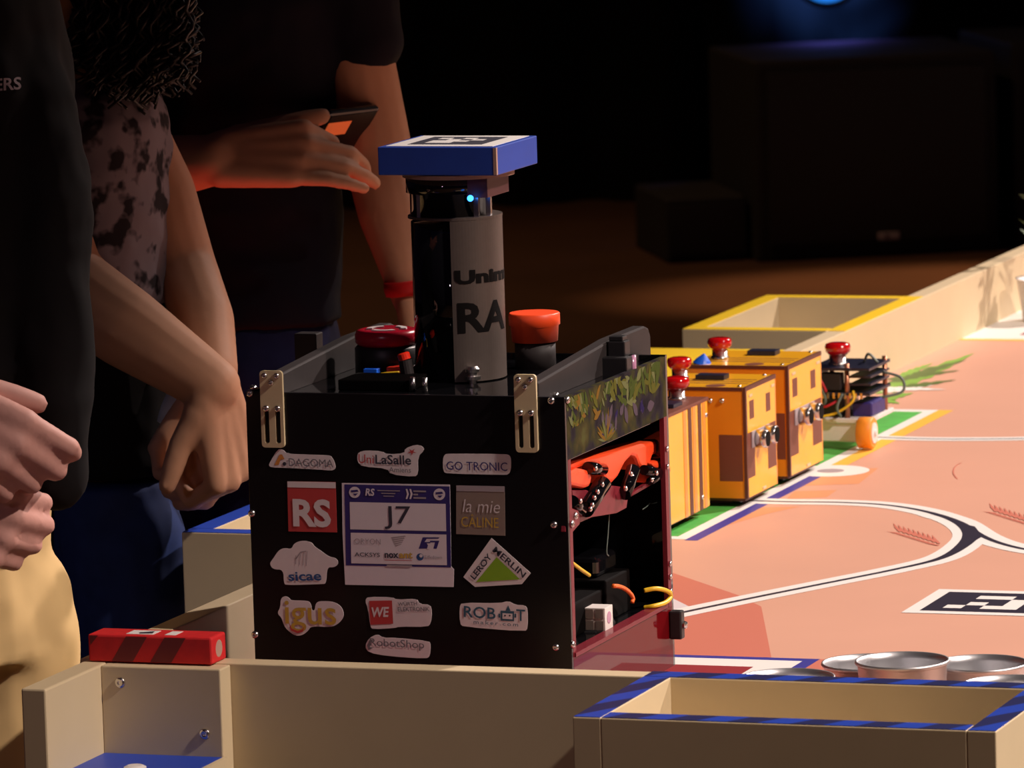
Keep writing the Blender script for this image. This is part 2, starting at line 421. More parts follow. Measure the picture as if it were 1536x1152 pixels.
# mat print: thin flat layers on the mat, each a sub-part
LZ = [0.0]
def flat(name, pts, m, dz=0.05):
    LZ[0] += 0.015
    return sheet(name, [[(p[0], p[1], dz+LZ[0]+(0.004*i if name == 'printed_tread_mark' else 0)) for p in q] for i, q in enumerate(pts)], m, mt)
def pix(L): return [U(x, y, 2, 0)[:2] for x, y in L]
def rect(x0, x1, y0, y1): return [(x0, y0), (x1, y0), (x1, y1), (x0, y1)]
def band(path, w, n=10):
    P = spline([(x, y, 0) for x, y in path], n); Lq = []; Rq = []
    for i, p in enumerate(P):
        d = P[min(i+1, len(P)-1)]-P[max(i-1, 0)]; d /= np.linalg.norm(d)+1e-9; nn = np.array([-d[1], d[0], 0])
        ww = w if not callable(w) else w(i/(len(P)-1))
        Lq.append(p+nn*ww/2); Rq.append(p-nn*ww/2)
    return [[Lq[i], Lq[i+1], Rq[i+1], Rq[i]] for i in range(len(P)-1)]
flat('printed_red_patch', [pix([(985, 851), (1108, 893), (1142, 910), (1157, 986), (1010, 986), (930, 940)])], 'mat_red')
flat('printed_red_patch', [[(450, 0), (600, 0), (600, 300), (520, 440), (450, 450)]], 'mat_red')
flat('printed_pale_patch', [pix([(1000, 893), (1034, 910), (1012, 932), (985, 935)])], 'sticker')
flat('printed_orange_patch', [pix([(1215, 706), (1318, 702), (1288, 726), (1196, 729)]), pix([(1192, 737), (1256, 735), (1240, 746), (1180, 748)]), pix([(1100, 762), (1200, 760), (1150, 771), (1085, 790)])], 'mat_orange')
flat('printed_start_zone', [rect(0, 450, 0, 450)], 'mat_blue')
flat('printed_zone_border', [rect(0, 438, 0, 438)], 'mat_white')
flat('printed_zone_fill', [rect(0, 405, 0, 405)], 'mat_crimson')
flat('printed_start_zone', [rect(0, 450, 2550, 3000)], 'mat_yellow')
flat('printed_zone_border', [rect(0, 450, 2565, 3000)], 'mat_white')
flat('printed_zone_fill', [rect(60, 390, 2605, 3000)], 'mat_crimson')
flat('printed_zone_line', [rect(139, 152, 1045, 1500)], 'mat_blue')
flat('printed_zone_line', [rect(139, 156, 1500, 1955)], 'mat_yellow')
flat('printed_zone_border', [rect(0, 139, 1050, 1955)], 'mat_white')
flat('printed_grass', [rect(0, 126, 1066, 1492), rect(0, 126, 1508, 1938)], 'mat_green')
circ = [(150+40*math.cos(a), 1500+40*math.sin(a)) for a in np.linspace(0, 2*math.pi, 32, endpoint=False)]
flat('printed_disc', [circ], 'mat_white')
flat('printed_disc_centre', [[(150+14*math.cos(a), 1500+14*math.sin(a)) for a in np.linspace(0, 2*math.pi, 24, endpoint=False)]], 'ink_pale')
# line-following track: white band with a dark core
trk = [(60, 1294), (145, 1293), (243, 1286), (296, 1312), (350, 1265), (383, 1144), (385, 1043), (359, 884), (303, 735), (259, 646), (200, 520)]
trk = pix([(1040, 752), (1110, 751), (1180, 753), (1260, 754), (1330, 758), (1390, 768), (1435, 783), (1455, 800), (1446, 817), (1410, 838), (1340, 855), (1240, 875), (1130, 897), (1015, 921), (930, 940)])
trk2 = pix([(1400, 771), (1440, 784), (1475, 805), (1510, 818), (1560, 828), (1640, 836)])
trk3 = pix([(1265, 655), (1310, 656), (1380, 658.5), (1450, 659), (1540, 658), (1660, 654)])
far2 = pix([(1440, 822), (1462, 812), (1478, 804)])
flat('printed_track', band(trk, 34), 'mat_white'); flat('printed_track', band(trk2, 34), 'mat_white'); flat('printed_track', band(trk3, 26), 'mat_white')
flat('printed_track_core', band(trk, lambda t: 6.5+9*math.exp(-((t-0.52)/0.10)**2)), 'mat_navy'); flat('printed_track_core', band(trk2, 7), 'mat_navy'); flat('printed_track_core', band(trk3, 5), 'mat_navy')
flat('printed_track_core', [pix([(1442, 786), (1462, 790), (1474, 805), (1452, 818), (1430, 826), (1452, 803)])], 'mat_navy')
# fiducial tag printed on the mat
tx, ty, cs = 468, 697, 100/6
flat('printed_tag_margin', [rect(tx-13, tx+113, ty-13, ty+113)], 'mat_white')
flat('printed_tag', [rect(tx, tx+100, ty, ty+100)], 'mat_navy')
bits = ['1011', '0101', '0001', '0110']
flat('printed_tag_cells', [rect(tx+cs*(1+c), tx+cs*(2+c), ty+cs*(1+r_), ty+cs*(2+r_)) for r_ in range(4) for c in range(4) if bits[r_][c] == '1'], 'mat_white')
# tread marks, faint ring, leaves
def tread(a, b, wpx, k):
    A = np.array(a, float); B = np.array(b, float); out = []
    for i in range(k):
        p = A+(B-A)*i/(k-1)
        out.append(pix([(p[0]-10, p[1]-12), (p[0]-3, p[1]-5), (p[0]+3, p[1]+1), (p[0]-2, p[1]+1), (p[0]-8, p[1]-5)]))
        out.append(pix([(p[0]-wpx-8, p[1]+0.5), (p[0]+2, p[1]+3), (p[0]-2, p[1]+4.2)]))
    return out
flat('printed_tread_mark', tread((1350, 797), (1408, 815), 13, 9), 'mat_red')
flat('printed_tread_mark', tread((1494, 767), (1560, 788), 13, 10), 'mat_red')
rg = [pix([(1452+22*math.cos(a), 708+15*math.sin(a))])[0] for a in np.linspace(math.pi*0.75, math.pi*1.35, 14)]
flat('printed_ring', band(rg, 1.2, 2), 'mat_red')
for k, (a, b, wd, mm) in enumerate([((1312, 592), (1462, 530), 20, 'mat_leaf'), ((1330, 575), (1450, 540), 12, 'mat_leaf_dark'), ((1320, 588), (1400, 578), 8, 'mat_white'), ((1310, 600), (1370, 590), 12, 'mat_leaf'),
                                    ((1325, 570), (1440, 556), 8, 'mat_leaf_dark'), ((1330, 585), (1435, 570), 8, 'mat_leaf_dark'), ((1312, 582), (1420, 585), 6, 'mat_white'), ((1345, 566), (1400, 545), 9, 'mat_leaf'), ((1318, 596), (1350, 606), 9, 'mat_leaf')]):
    A = np.array(a, float); B = np.array(b, float); d_ = B-A; nn = np.array([-d_[1], d_[0]])/np.linalg.norm(d_)
    up = [A+d_*t+nn*wd*0.5*math.sin(math.pi*t**0.7)*(0.7 if i % 2 else 1.1) for i, t in enumerate(np.linspace(0, 1, 12))]
    dn = [A+d_*t-nn*wd*0.4*math.sin(math.pi*t**0.7)*(1.1 if i % 2 else 0.6) for i, t in enumerate(np.linspace(1, 0, 12))]
    flat('flat_leaf', [pix(up+dn[1:-1])], mm)

# ------------------------------------------------------------------ planters and shelves fixed to the borders
PW = 170
def planter(label, x0, x1, y0, y1, side, paint, zb=-15):
    t = thing('planter_box', ((x0+x1)/2, (y0+y1)/2, zb), label, 'planter', None)
    th = 22
    def board(n, a, b, c, d, tape=True):
        o = box(n, a, b, c, d, zb, 70, 'beige', t, 0.8)
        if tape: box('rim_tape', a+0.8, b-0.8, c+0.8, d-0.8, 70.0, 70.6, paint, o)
    if side == 'front':     # border lies at y1
        board('side_board', x0, x0+th, y0, y1); board('side_board', x1-th, x1, y0, y1)
        board('outer_board', x0+th, x1-th, y0, y0+th)
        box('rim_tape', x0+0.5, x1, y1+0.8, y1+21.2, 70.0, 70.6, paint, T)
    else:                   # border lies at x1
        board('side_board', x0, x1, y0, y0+th); board('side_board', x0, x1, y1-th, y1)
        board('outer_board', x0, x0+th, y0+th, y1-th)
        box('rim_tape', x1+0.8, x1+21.2, y0+0.5, y1, 70.0, 70.6, paint, T)
    box('bottom_board', x0+th, x1-th, y0+th, y1-th, zb, zb+10, 'beige', t)
    return t
p1 = planter('blue-rimmed planter box on the border board beside the tin pots', 450, 775, -22-PW, -22, 'front', 'blue_tape_shaded')
for (x, z) in ((463, 18), (463, 4)): cyl('screw', (x, -22-PW-0.6, z), (x, -22-PW+1, z), 1.6, 'ink_dark', p1)
planter('blue-rimmed planter box behind the big black robot', -22-PW, -22, 600, 925, 'left', 'blue_paint')
planter('yellow-rimmed planter box far along the long border board', -22-PW, -22, 2075, 2400, 'left', 'yellow_paint')

b = thing('beacon_shelf', (50, -95, -45), 'open wooden corner shelf with blue floor under the red block', 'shelf')
box('back_board', 5, 107, -44, -22.2, -45, 69, 'beige', b, 1.2)
box('side_board', -16, 5, -152, -22.2, -45, 69.5, 'beige', b, 1.6)
box('platform', 5, 107, -152, -44, -22, -1, 'blue_paint', b, 0.8)
box('platform_edge', 107.05, 111, -152, -44, -22, -0.8, 'beige', b)
for px, py in ((180, 1024), (307, 1101)):
    q = U(px, py, 1, -44); s_ = lathe('screw', (q[0], -44, q[2]), (0, -1, 0), [(4.6, 0), (4.2, 1.0), (2.2, 1.8), (1.0, 0.9)], 'steel', b, 14, True)
q = U(207, 1151, 2, -1); lathe('peg', (q[0], q[1]-6, -1), (0, 0, 1), [(9, 0), (9, 1.5), (6, 3.0)], 'white_plastic', b, 20)
b = thing('side_shelf', (-105, 1720, 40), 'flat yellow shelf board beside the long border, behind the yellow robots', 'shelf')
box('shelf_board', -22-PW, -22.2, 1500, 1944, 50, 66, 'yellow_paint', b, 1)
box('shelf_bracket', -60, -22.2, 1560, 1580, -10, 50, 'beige', b); box('shelf_bracket', -60, -22.2, 1880, 1900, -10, 50, 'beige', b)

# red foam block on the border
b = thing('foam_block', (43, -14, 70), 'bright red foam block with slanted shade stripes painted on lying on the border board', 'block')
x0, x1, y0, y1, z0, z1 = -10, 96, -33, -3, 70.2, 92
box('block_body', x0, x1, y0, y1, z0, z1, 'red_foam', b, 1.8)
for a in (x0+14, x0+47): sheet('shade_stripe', [[(a+6, y0-0.15, z0+0.6), (a+24, y0-0.15, z0+0.6), (a+37, y0-0.15, z1-1), (a+19, y0-0.15, z1-1)]], 'red_foam_shade', b)  # slanted bands of shade, painted on as a darker red
sheet('shade_stripe', [[(x0+2, y0-0.15, z1-9), (x0+9, y0-0.15, z1-1), (x0+2, y0-0.15, z1-1)]], 'red_foam_shade', b)
tpl = [(24, 47), (57, 66)]
for a, c in tpl: box('white_label', x0+a+7, x0+c+7, y0+5, y1-8, z1, z1+0.3, 'mat_white', b)
sheet('label_mark', [[(x0+42, y0+7, z1+0.4), (x0+52, y0+9, z1+0.4), (x0+50, y0+19, z1+0.4), (x0+39, y0+12, z1+0.4)]], 'ink_dark', b)
lathe('worn_spot', (x1, -18, 81), (1, 0, 0), [(7, 0), (6, 0.2)], 'wood_ply', b, 16)

# ------------------------------------------------------------------ tin pots
def pot(x, y, H, label):
    t = thing('tin_pot', (x, y, 0.5), label, 'pot', 'tin pots by the front border')
    R = 36
    prof = [(R*0.84, 0), (R*0.86, 2), (R*0.97, H-4), (R, H-3), (R+1.2, H-1.5), (R+0.6, H+0.4), (R-0.8, H+0.2), (R*0.955, H-5), (R*0.83, 3), (0.5, 3)]
    ob = lathe('pot_body', (x, y, 0.6), (0, 0, 1), prof, 'tin', t, 48, True)
    v_, f_ = [], []
    return t
pot(622, 100, 66, 'tallest tin pot, standing in the middle of the tin pots')
pot(576, 162, 52, 'tin pot set back from the border, next to the blue zone corner')
pot(670, 158, 55, 'tin pot behind the border on the tag side of the pots')
pot(545, 46, 60, 'tin pot close to the border nearest the big black robot')
pot(722, 48, 60, 'tin pot close to the border at the tag side')

# leafy plant standing by the far end of the long border
b = thing('potted_plant', (55, 2745, 0), 'small dark leafy plant in pale pot against the far long border', 'plant')
lathe('pot', (55, 2745, 0.9), (0, 0, 1), [(26, 0), (33, 50), (35, 52), (31, 50), (29, 44), (0.5, 44)], 'white_plastic', b, 28, True)
for k in range(26):
    a = rng.uniform(0, 6.28); h = rng.uniform(40, 150); l = rng.uniform(18, 38); base = np.array([55+6*math.cos(a), 2745+6*math.sin(a), 40+h*0.7])
    d_ = np.array([math.cos(a), math.sin(a), rng.uniform(0.2, 1.0)]); d_ /= np.linalg.norm(d_); s_ = np.array([-math.sin(a), math.cos(a), 0])
    tip = base+d_*l; mid = base+d_*l*0.5+np.array([0, 0, 3])
    if (tip[0] < 3) : continue
    obj('leaf', [base, mid+s_*l*0.22, tip, mid-s_*l*0.22, mid-np.array([0, 0, 2.5])], [(0, 1, 4), (1, 2, 4), (2, 3, 4), (3, 0, 4)], 'plant_leaf', b)
for k in range(4):
    a = k*1.6; tube('stem', [(55, 2745, 40), (55+5*math.cos(a), 2745+5*math.sin(a), 90), (55+9*math.cos(a), 2745+9*math.sin(a), 150)], 1.6, 'plant_leaf', b, 4, 5)

# ------------------------------------------------------------------ big competition robot
RX0, RX1, RY0, RY1, RZ0, RZ1 = 75, 347, 108, 371, 6, 268
R = thing('competition_robot', ((RX0+RX1)/2, (RY0+RY1)/2, 0), 'large black boxy competition robot covered in sponsor stickers, with mast and blue beacon', 'robot')
fpn = box('front_panel', RX0, RX1, RY0, RY0+4, RZ0, RZ1, 'black_sheet', R, 0.6)
box('left_panel', RX0, RX0+4, RY0+4, RY1-4, RZ0, RZ1, 'black_acrylic', R)
box('rear_panel', RX0, RX1, RY1-4, RY1, RZ0, RZ1, 'black_acrylic', R)
box('top_plate', RX0+4, RX1-4, RY0+4, RY1-4, RZ1-9, RZ1-5, 'black_acrylic', R)
box('base_plate', RX0+4, RX1-6, RY0+4, RY1-4, 56, 60, 'black_acrylic', R)
# side with its window: frame pieces
box('side_lower_panel', RX1-4, RX1, RY0+4, RY1-4, RZ0, 57, 'red_reflection_gloss', R)
box('window_sill', RX1-9, RX1+1.5, RY0+6, RY1-18, 58, 61.5, 'clear_pink', R)
box('window_stile', RX1-4, RX1, RY0+4, RY0+11, 57, 217, 'clear_pink', R)
box('window_stile', RX1-4, RX1, RY1-12, RY1-4, 57, 217, 'clear_pink', R)
up = box('side_upper_panel', RX1-4, RX1, RY0+4, RY1-4, 217, RZ1-1, 'foliage', R)
box('mid_shelf', RX0+4, RX1-6, RY0+4, RY1-4, 214, 216.5, 'black_acrylic', R)
for z in (1.0,):
    for (x, y) in ((110, 150), (300, 150), (110, 330), (300, 330)): cyl('caster', (x, y, z), (x, y, 56), 9, 'black_plastic', R)
for s_ in (RX0+14, RX1-34): lathe('drive_wheel', (s_, 240, 36.2), (1, 0, 0), [(30, 0), (35, 2), (35, 18), (30, 20)], 'black_plastic', R, 32)
# flat leaf shapes on the upper side panel
def leaf_outline(y, z, l, ang, mm, wd=0.3):
    d_ = np.array([0, math.cos(ang), math.sin(ang)]); n_ = np.array([0, -d_[2], d_[1]])
    P = []
    for t in (0, 0.25, 0.5, 0.8, 1): P.append((t, wd*l*math.sin(math.pi*t**0.8)*0.5))
    o_ = np.array([RX1+0.15+rng.uniform(0, 0.25), y, z])
    Q = [o_+d_*l*t+n_*h for t, h in P]+[o_+d_*l*t-n_*h for t, h in P[-2:0:-1]]
    lo, hi = RY0+5, RY1-5
    return [np.array([q[0], min(max(q[1], lo), hi), min(max(q[2], 218), RZ1-2)]) for q in Q]
for k in range(110):
    y = rng.uniform(RY0+8, RY1-25); z = rng.uniform(240, 262); f_ = (y-RY0)/(RY1-RY0)
    mm = rng.choice(['fol_a', 'fol_b', 'fol_b', 'fol_f'] if f_ > 0.35 else ['fol_c', 'fol_a', 'fol_b', 'fol_f'])
    sheet('flat_leaf', [leaf_outline(y, z, rng.uniform(9, 26)*(0.7+0.6*f_), rng.uniform(0, 3.1), mm)], mm, up)
for k in range(24):
    y = rng.uniform(RY0+90, RY1-45); sheet('flat_leaf', [leaf_outline(y, rng.uniform(222, 236), rng.uniform(8, 20), rng.uniform(0, 3), 'fol_d', 0.5)], rng.choice(['fol_d', 'fol_d', 'fol_e']), up)
for k in range(30):
    a = rng.uniform(0.1, 3.0); sheet('flat_leaf', [leaf_outline(RY0+100, 219, rng.uniform(14, 30), a, 'fol_c', 0.12)], rng.choice(['fol_c', 'fol_a', 'fol_f']), up)
# rails on top, brackets on the front
for x in (92, 318):
    prism('top_rail', [(x-6, y, z) for y, z in [(RY0+4, 262), (RY0+4, 279), (300, 290), (385, 290), (395, 287), (400, 280), (400, 262)]], (12, 0, 0), 'dark_print', R, 1.5)
def bracket(x0, x1):
    z0, z1 = 223.5, 286; y = RY0-3
    t = obj('hinge_bracket', *bracketgeo(x0, x1, z0, z1, y), 'bracket', R)
    for fx, fz in ((0.22, 0.935), (0.76, 0.935), (0.5, 0.845)): screw((x0+(x1-x0)*fx, y, z0+(z1-z0)*fz), t, 2.6)
    for fx in (0.25, 0.75): screw((x0+(x1-x0)*fx, y, z0+(z1-z0)*0.51), t, 2.9)
def bracketgeo(x0, x1, z0, z1, y):
    w_ = x1-x0
    def rr(a, b, c, d, r, n=4):
        P = []
        for cx, cz, a0 in ((b-r, d-r, 0), (a+r, d-r, 1), (a+r, c+r, 2), (b-r, c+r, 3)):
            for k in range(n+1):
                t = (a0+k/n)*math.pi/2; P.append((cx+r*math.cos(t), cz+r*math.sin(t)))
        return P
    bm = bmesh.new()
    loops = [rr(x0, x1, z0, z1, 3.0), rr(x0+w_*0.14, x0+w_*0.36, z0+3.5, z0+(z1-z0)*0.49, 1.9), rr(x0+w_*0.64, x0+w_*0.86, z0+3.5, z0+(z1-z0)*0.49, 1.9)]
    es = []
    for L_ in loops:
        vs = [bm.verts.new((a, y, c)) for a, c in L_]
        es += [bm.edges.new((vs[i], vs[(i+1) % len(vs)])) for i in range(len(vs))]
    bmesh.ops.triangle_fill(bm, edges=es, use_beauty=True)
    g = bmesh.ops.extrude_face_region(bm, geom=bm.faces[:])
    bmesh.ops.translate(bm, verts=[e for e in g['geom'] if isinstance(e, bmesh.types.BMVert)], vec=(0, 2.9, 0))
    bm.verts.index_update(); v_ = [tuple(q.co) for q in bm.verts]; f_ = [tuple(q.index for q in p.verts) for p in bm.faces]; bm.free()
    return v_, f_
def screw(p, parent, r=3.0, ax=(0, -1, 0)):
    return lathe('screw', p, ax, [(r, 0), (r*0.95, r*0.35), (r*0.6, r*0.75), (r*0.32, r*0.8), (r*0.25, r*0.35)], 'steel', parent, 14, True)
bracket(89, 108.5); bracket(306, 324.5)
for px, py in ((375, 590), (378, 770), (383, 952), (827, 601), (831, 787), (834, 971)):
    q = U(px, py, 1, RY0); screw((q[0], RY0, q[2]), fpn, 3.2)
for px, py in ((850, 600), (862, 774), (857, 786), (858, 967)):
    q = U(px, py, 0, RX1); screw((RX1, q[1], q[2]), R, 3.2, (1, 0, 0))
for px, py, z in ((380, 577, 266), (833, 588, 266), (990, 533, 266)):
    q = U(px, py, 2, z); screw((q[0], q[1], z-3), R, 3.4, (0, 0, 1))

# --- stickers on the front panel
FY = RY0
def FP(px, py, dy=0.0): q = U(px, py, 1, FY-dy); return np.array([q[0], FY-dy, q[2]])
def sticker(label, outline, m='sticker', it=2, dy=0.35):
    P = [FP(x, y) for x, y in outline]
    if it: P = chaikin(P, it)
    o = prism('sticker', P, (0, -dy, 0), m, fpn); o['label'] = label; return o
C1 = lambda L: [(360+x/4.518, 540+y/4.518) for x, y in L]
C2 = lambda L: [(660+x/4.267, 540+y/4.267) for x, y in L]
C3 = lambda L: [(360+x/4.518, 780+y/4.518) for x, y in L]
C4 = lambda L: [(660+x/4.267, 780+y/4.267) for x, y in L]
def ft(txt, x0, yb0, x1, yb1, hpx, m, par, bold=0.0, dy=0.6, **k):
    """letters from baseline-left (x0,yb0) to baseline-right (x1,yb1), hpx tall (pixels perpendicular to the baseline)"""
    a = FP(x0, yb0, dy); b_ = FP(x1, yb1, dy); ex = b_-a; n_ = np.array([-ex[2], 0, ex[0]]); n_ /= np.linalg.norm(n_)
    return text('lettering', txt, a, ex, n_*hpx/1.83, m, par, bold, **k)
def fpoly(name, L, m, par, dy=0.5): return sheet(name, [[FP(x, y, dy) for x, y in L]], m, par)
def frect(name, x0, y0, x1, y1, m, par, dy=0.5, sl=0.02):
    return fpoly(name, [(x0, y0), (x1, y0+sl*(x1-x0)), (x1+0.02*(y1-y0), y1+sl*(x1-x0)), (x0+0.02*(y1-y0), y1)], m, par, dy)
def ringpoly(x, y, r, n=20): return [(x+r*math.cos(a), y+r*math.sin(a)) for a in np.linspace(0, 2*math.pi, n, endpoint=False)]

s1 = sticker('white sticker with orange triangle and thin grey capitals', C1([(195, 715), (205, 690), (255, 605), (290, 605), (320, 635), (430, 640), (600, 645), (625, 655), (650, 715), (645, 740), (620, 750), (540, 742), (300, 730), (215, 728)]), it=1)
fpoly('orange_mark', C1([(232, 712), (268, 640), (285, 640), (302, 672), (275, 676), (262, 712)]), 'ink_orange', s1); fpoly('dark_mark', C1(ringpoly(301, 704, 13, 10)), 'ink_dark', s1, 0.55)
ft('DAGOMA', *C1([(330, 718)])[0], *C1([(632, 728)])[0], 11.5, 'ink_grey', s1)
s2 = sticker('white sticker with red and black lettering and a red star', C1([(795, 650), (805, 625), (850, 612), (960, 618), (1000, 640), (1115, 632), (1118, 600), (1190, 572), (1240, 585), (1250, 612), (1205, 655), (1208, 770), (1185, 792), (1020, 775), (1000, 735), (830, 722), (797, 690)]), it=1)
ft('Uni', *C1([(803, 697)])[0], *C1([(905, 703)])[0], 13, 'ink_red', s2); ft('LaSalle', *C1([(918, 705)])[0], *C1([(1160, 711)])[0], 14, 'ink_dark', s2, 0.015)
ft('Amiens', *C1([(1010, 760)])[0], *C1([(1158, 764)])[0], 7.5, 'ink_grey', s2)
star = []
for k in range(10):
    a = math.pi*k/5+0.3; rr_ = 34 if k % 2 == 0 else 10; star.append((1165+rr_*math.cos(a), 622+rr_*0.75*math.sin(a)))
fpoly('red_star', C1(star), 'ink_red', s2)
s3 = sticker('white rounded sticker with thin navy capitals', C2([(18, 640), (30, 603), (60, 599), (420, 601), (448, 610), (456, 640), (455, 700), (440, 733), (400, 735), (50, 727), (22, 715)]), it=1)
ft('GO TRONIC', *C2([(42, 703)])[0], *C2([(432, 711)])[0], 12.5, 'ink_navy', s3)
s4 = sticker('square red sticker with two rounded white capitals', [(431, 722), (503.5, 723), (505.5, 798.5), (433, 797)], 'ink_red', 0)
frect('white_strip', 431, 722, 503.5, 731, 'sticker', s4); ft('RS', 440, 790, 497, 791.5, 42, 'sticker', s4, 0.035)
s5 = sticker('white paper team plate with navy frame reading J7', [(513, 724.5), (675, 727), (677, 850), (681, 854), (680.5, 880.5), (518, 877), (514, 800)], 'paper', 0)
frect('navy_frame', 516.5, 726.5, 674.5, 848, 'ink_navy', s5, 0.45); frect('white_field', 524.5, 753, 668.5, 794, 'paper', s5, 0.55); frect('white_field', 526, 799, 669.5, 845, 'paper', s5, 0.55)
ft('J7', 577, 793.5, 617, 794, 34, 'ink_dark', s5, 0.0, 0.7)
fpoly('round_emblem', ringpoly(532, 738.5, 8.5), 'paper', s5, 0.6); fpoly('round_emblem', ringpoly(659, 741.5, 8.8), 'paper', s5, 0.6)
for ex_, ey_ in ((532, 738.5), (659, 741.5)):
    fpoly('emblem_mark', [(ex_-6, ey_-3), (ex_+4, ey_-4), (ex_+6, ey_-1), (ex_-5, ey_)], 'ink_navy', s5, 0.7); fpoly('emblem_mark', [(ex_-3, ey_+2), (ex_+5, ey_+1.5), (ex_+1, ey_+5.5)], 'ink_navy', s5, 0.7)
ft('RS', 548, 743.5, 562, 744, 11, 'paper', s5, 0.03, 0.7, shear=0.15)
for a in (0, 5.5): fpoly('bracket_mark', [(608.5+a, 733.5), (611+a, 733.5), (613.5+a, 741), (611+a, 748.5), (608.5+a, 748.5), (610.5+a, 741)], 'paper', s5, 0.6)
for k, (x0_, x1_) in enumerate([(566, 600), (572, 593), (575, 591)]): frect('small_print', x0_, 735+k*4.2, x1_, 736.4+k*4.2, 'ink_pale', s5, 0.6)
for k, (x0_, x1_) in enumerate([(620, 639), (620, 627), (620, 639)]): frect('small_print', x0_, 735.5+k*5, x1_, 738+k*5, 'ink_pale', s5, 0.6)
ft('ORYON', 532, 816, 571, 817, 8.5, 'ink_pale', s5, -0.008, 0.7, spacing=1.1); ft('ACKSYS', 532, 834.5, 570, 835.5, 6, 'ink_dark', s5, 0.01, 0.7)
ft('nox', 577, 837, 598, 837.3, 7.5, 'ink_dark', s5, 0.03, 0.7); ft('ant', 598.5, 837.3, 619, 837.7, 9, 'ink_gold', s5, 0.03, 0.7); frect('red_underline', 577, 839.6, 618, 840.4, 'ink_red', s5, 0.6)
fpoly('blue_globe', ringpoly(630, 835.5, 5.4), 'ink_blue', s5, 0.6); fpoly('globe_shine', ringpoly(631.5, 833.7, 2.6, 12), 'paper', s5, 0.7); ft('Eiffedown', 637, 838, 663, 838.6, 5, 'ink_pale', s5, 0.0, 0.7)
fpoly('bar_mark', [(634, 806), (659.5, 806), (657.5, 808), (640, 808.2), (637, 813), (646, 813), (642, 823), (628, 823)], 'ink_navy', s5, 0.6); fpoly('bar_mark', [(645, 811), (659, 811), (655, 823), (650, 823), (652.5, 813.5), (645, 813.5)], 'ink_navy', s5, 0.6)
fpoly('bar_mark_cut', [(640, 815), (649, 815), (644, 824), (640, 824), (642, 818)], 'paper', s5, 0.65)
for k in range(5): fpoly('arc_mark', [(586+k*1.5, 806+k*3), (607-k, 803.5+k*3), (609-k*2, 805+k*3), (588+k*1.5, 808+k*3)], 'ink_pale', s5, 0.6)
frect('foot_print', 580, 847.2, 618, 849.6, 'ink_pale', s5, 0.6)
s6 = sticker('square taupe sticker with white script and yellow capitals', [(684.5, 728), (757, 730), (758, 803.5), (684.5, 801)], 'ink_tan', 0)
frect('white_strip', 684.5, 728, 757, 736.5, 'ink_pale', s6); ft('la mie', 694, 768, 750, 770, 19, 'sticker', s6, -0.008, shear=0.2); ft('CÂLINE', 692, 790, 748, 792, 19, 'ink_gold', s6, 0.0)
s7 = sticker('white cloud-shaped sticker with blue lower-case lettering', C3([(200, 295), (225, 262), (262, 205), (300, 188), (350, 198), (368, 155), (430, 137), (490, 152), (505, 180), (555, 212), (600, 248), (655, 258), (670, 295), (640, 322), (590, 318), (585, 430), (560, 434), (315, 442), (298, 428), (295, 335), (225, 335)]), it=2)
ft('sicae', *C3([(330, 414)])[0], *C3([(553, 410)])[0], 13.5, 'ink_blue', s7, 0.02)
for k, x in enumerate((375, 402, 425, 446)): fpoly('skyline_mark', C3([(x, 300+k*4), (x+4, 300+k*4), (x+6+k*2, 240-k*10), (x+2+k*2, 240-k*10)]), 'ink_pale', s7)
fpoly('skyline_mark', C3([(375, 262), (408, 215), (450, 208), (450, 214), (412, 222), (382, 266)]), 'ink_pale', s7)
s8 = sticker('white house-shaped sticker with a green triangle and black capitals along its roof', C4([(330, 115), (582, 340), (525, 410), (225, 428), (150, 365)]), it=0)
fpoly('green_triangle', C4([(362, 238), (512, 380), (230, 398)]), 'ink_green', s8)
ft('LEROY', *C4([(222, 385)])[0], *C4([(336, 238)])[0], 9.5, 'ink_dark', s8, 0.02); ft('MERLIN', *C4([(334, 200)])[0], *C4([(530, 372)])[0], 9.5, 'ink_dark', s8, 0.02)
s9 = sticker('white bubble-edged sticker with golden lower-case letters', C3([(252, 632), (275, 590), (276, 530), (310, 513), (338, 530), (345, 545), (460, 546), (482, 565), (487, 612), (508, 612), (513, 565), (540, 548), (640, 553), (690, 588), (707, 640), (692, 675), (667, 702), (620, 727), (482, 718), (462, 752), (420, 783), (370, 783), (318, 742), (298, 712), (282, 660)]), it=2)
text('lettering', 'igus', FP(*C3([(308, 757)])[0], 0.6), FP(*C3([(655, 766)])[0], 0.6)-FP(*C3([(308, 757)])[0], 0.6), np.array([0, 0, 25.5]), 'ink_gold', s9, 0.008)
fpoly('red_arc', C3([(330, 690), (350, 735), (390, 752), (425, 740), (440, 715), (425, 757), (390, 768), (345, 750)]), 'ink_red', s9, 0.65)
s10 = sticker('white sticker with red square emblem and small grey capitals', C3([(848, 545), (868, 520), (1035, 523), (1060, 540), (1200, 532), (1217, 570), (1290, 573), (1303, 620), (1293, 700), (1272, 724), (1080, 722), (1050, 732), (900, 740), (884, 722), (868, 600)]), it=1)
fpoly('red_square', C3([(874, 548), (1030, 545), (1038, 703), (884, 710)]), 'ink_red', s10); ft('WE', *C3([(895, 660)])[0], *C3([(1015, 657)])[0], 15, 'sticker', s10, 0.03, shear=0.2)
ft('WÜRTH', *C3([(1070, 583)])[0], *C3([(1200, 578)])[0], 6.5, 'ink_grey', s10, 0.01); ft('ELEKTRONIK', *C3([(1070, 620)])[0], *C3([(1285, 618)])[0], 6.5, 'ink_grey', s10, 0.01)
s11 = sticker('long white sticker with thin rounded grey lettering, lowest on the panel', C3([(847, 855), (875, 800), (930, 772), (972, 798), (1050, 797), (1282, 820), (1293, 845), (1288, 922), (1262, 940), (1000, 922), (872, 898)]), it=1)
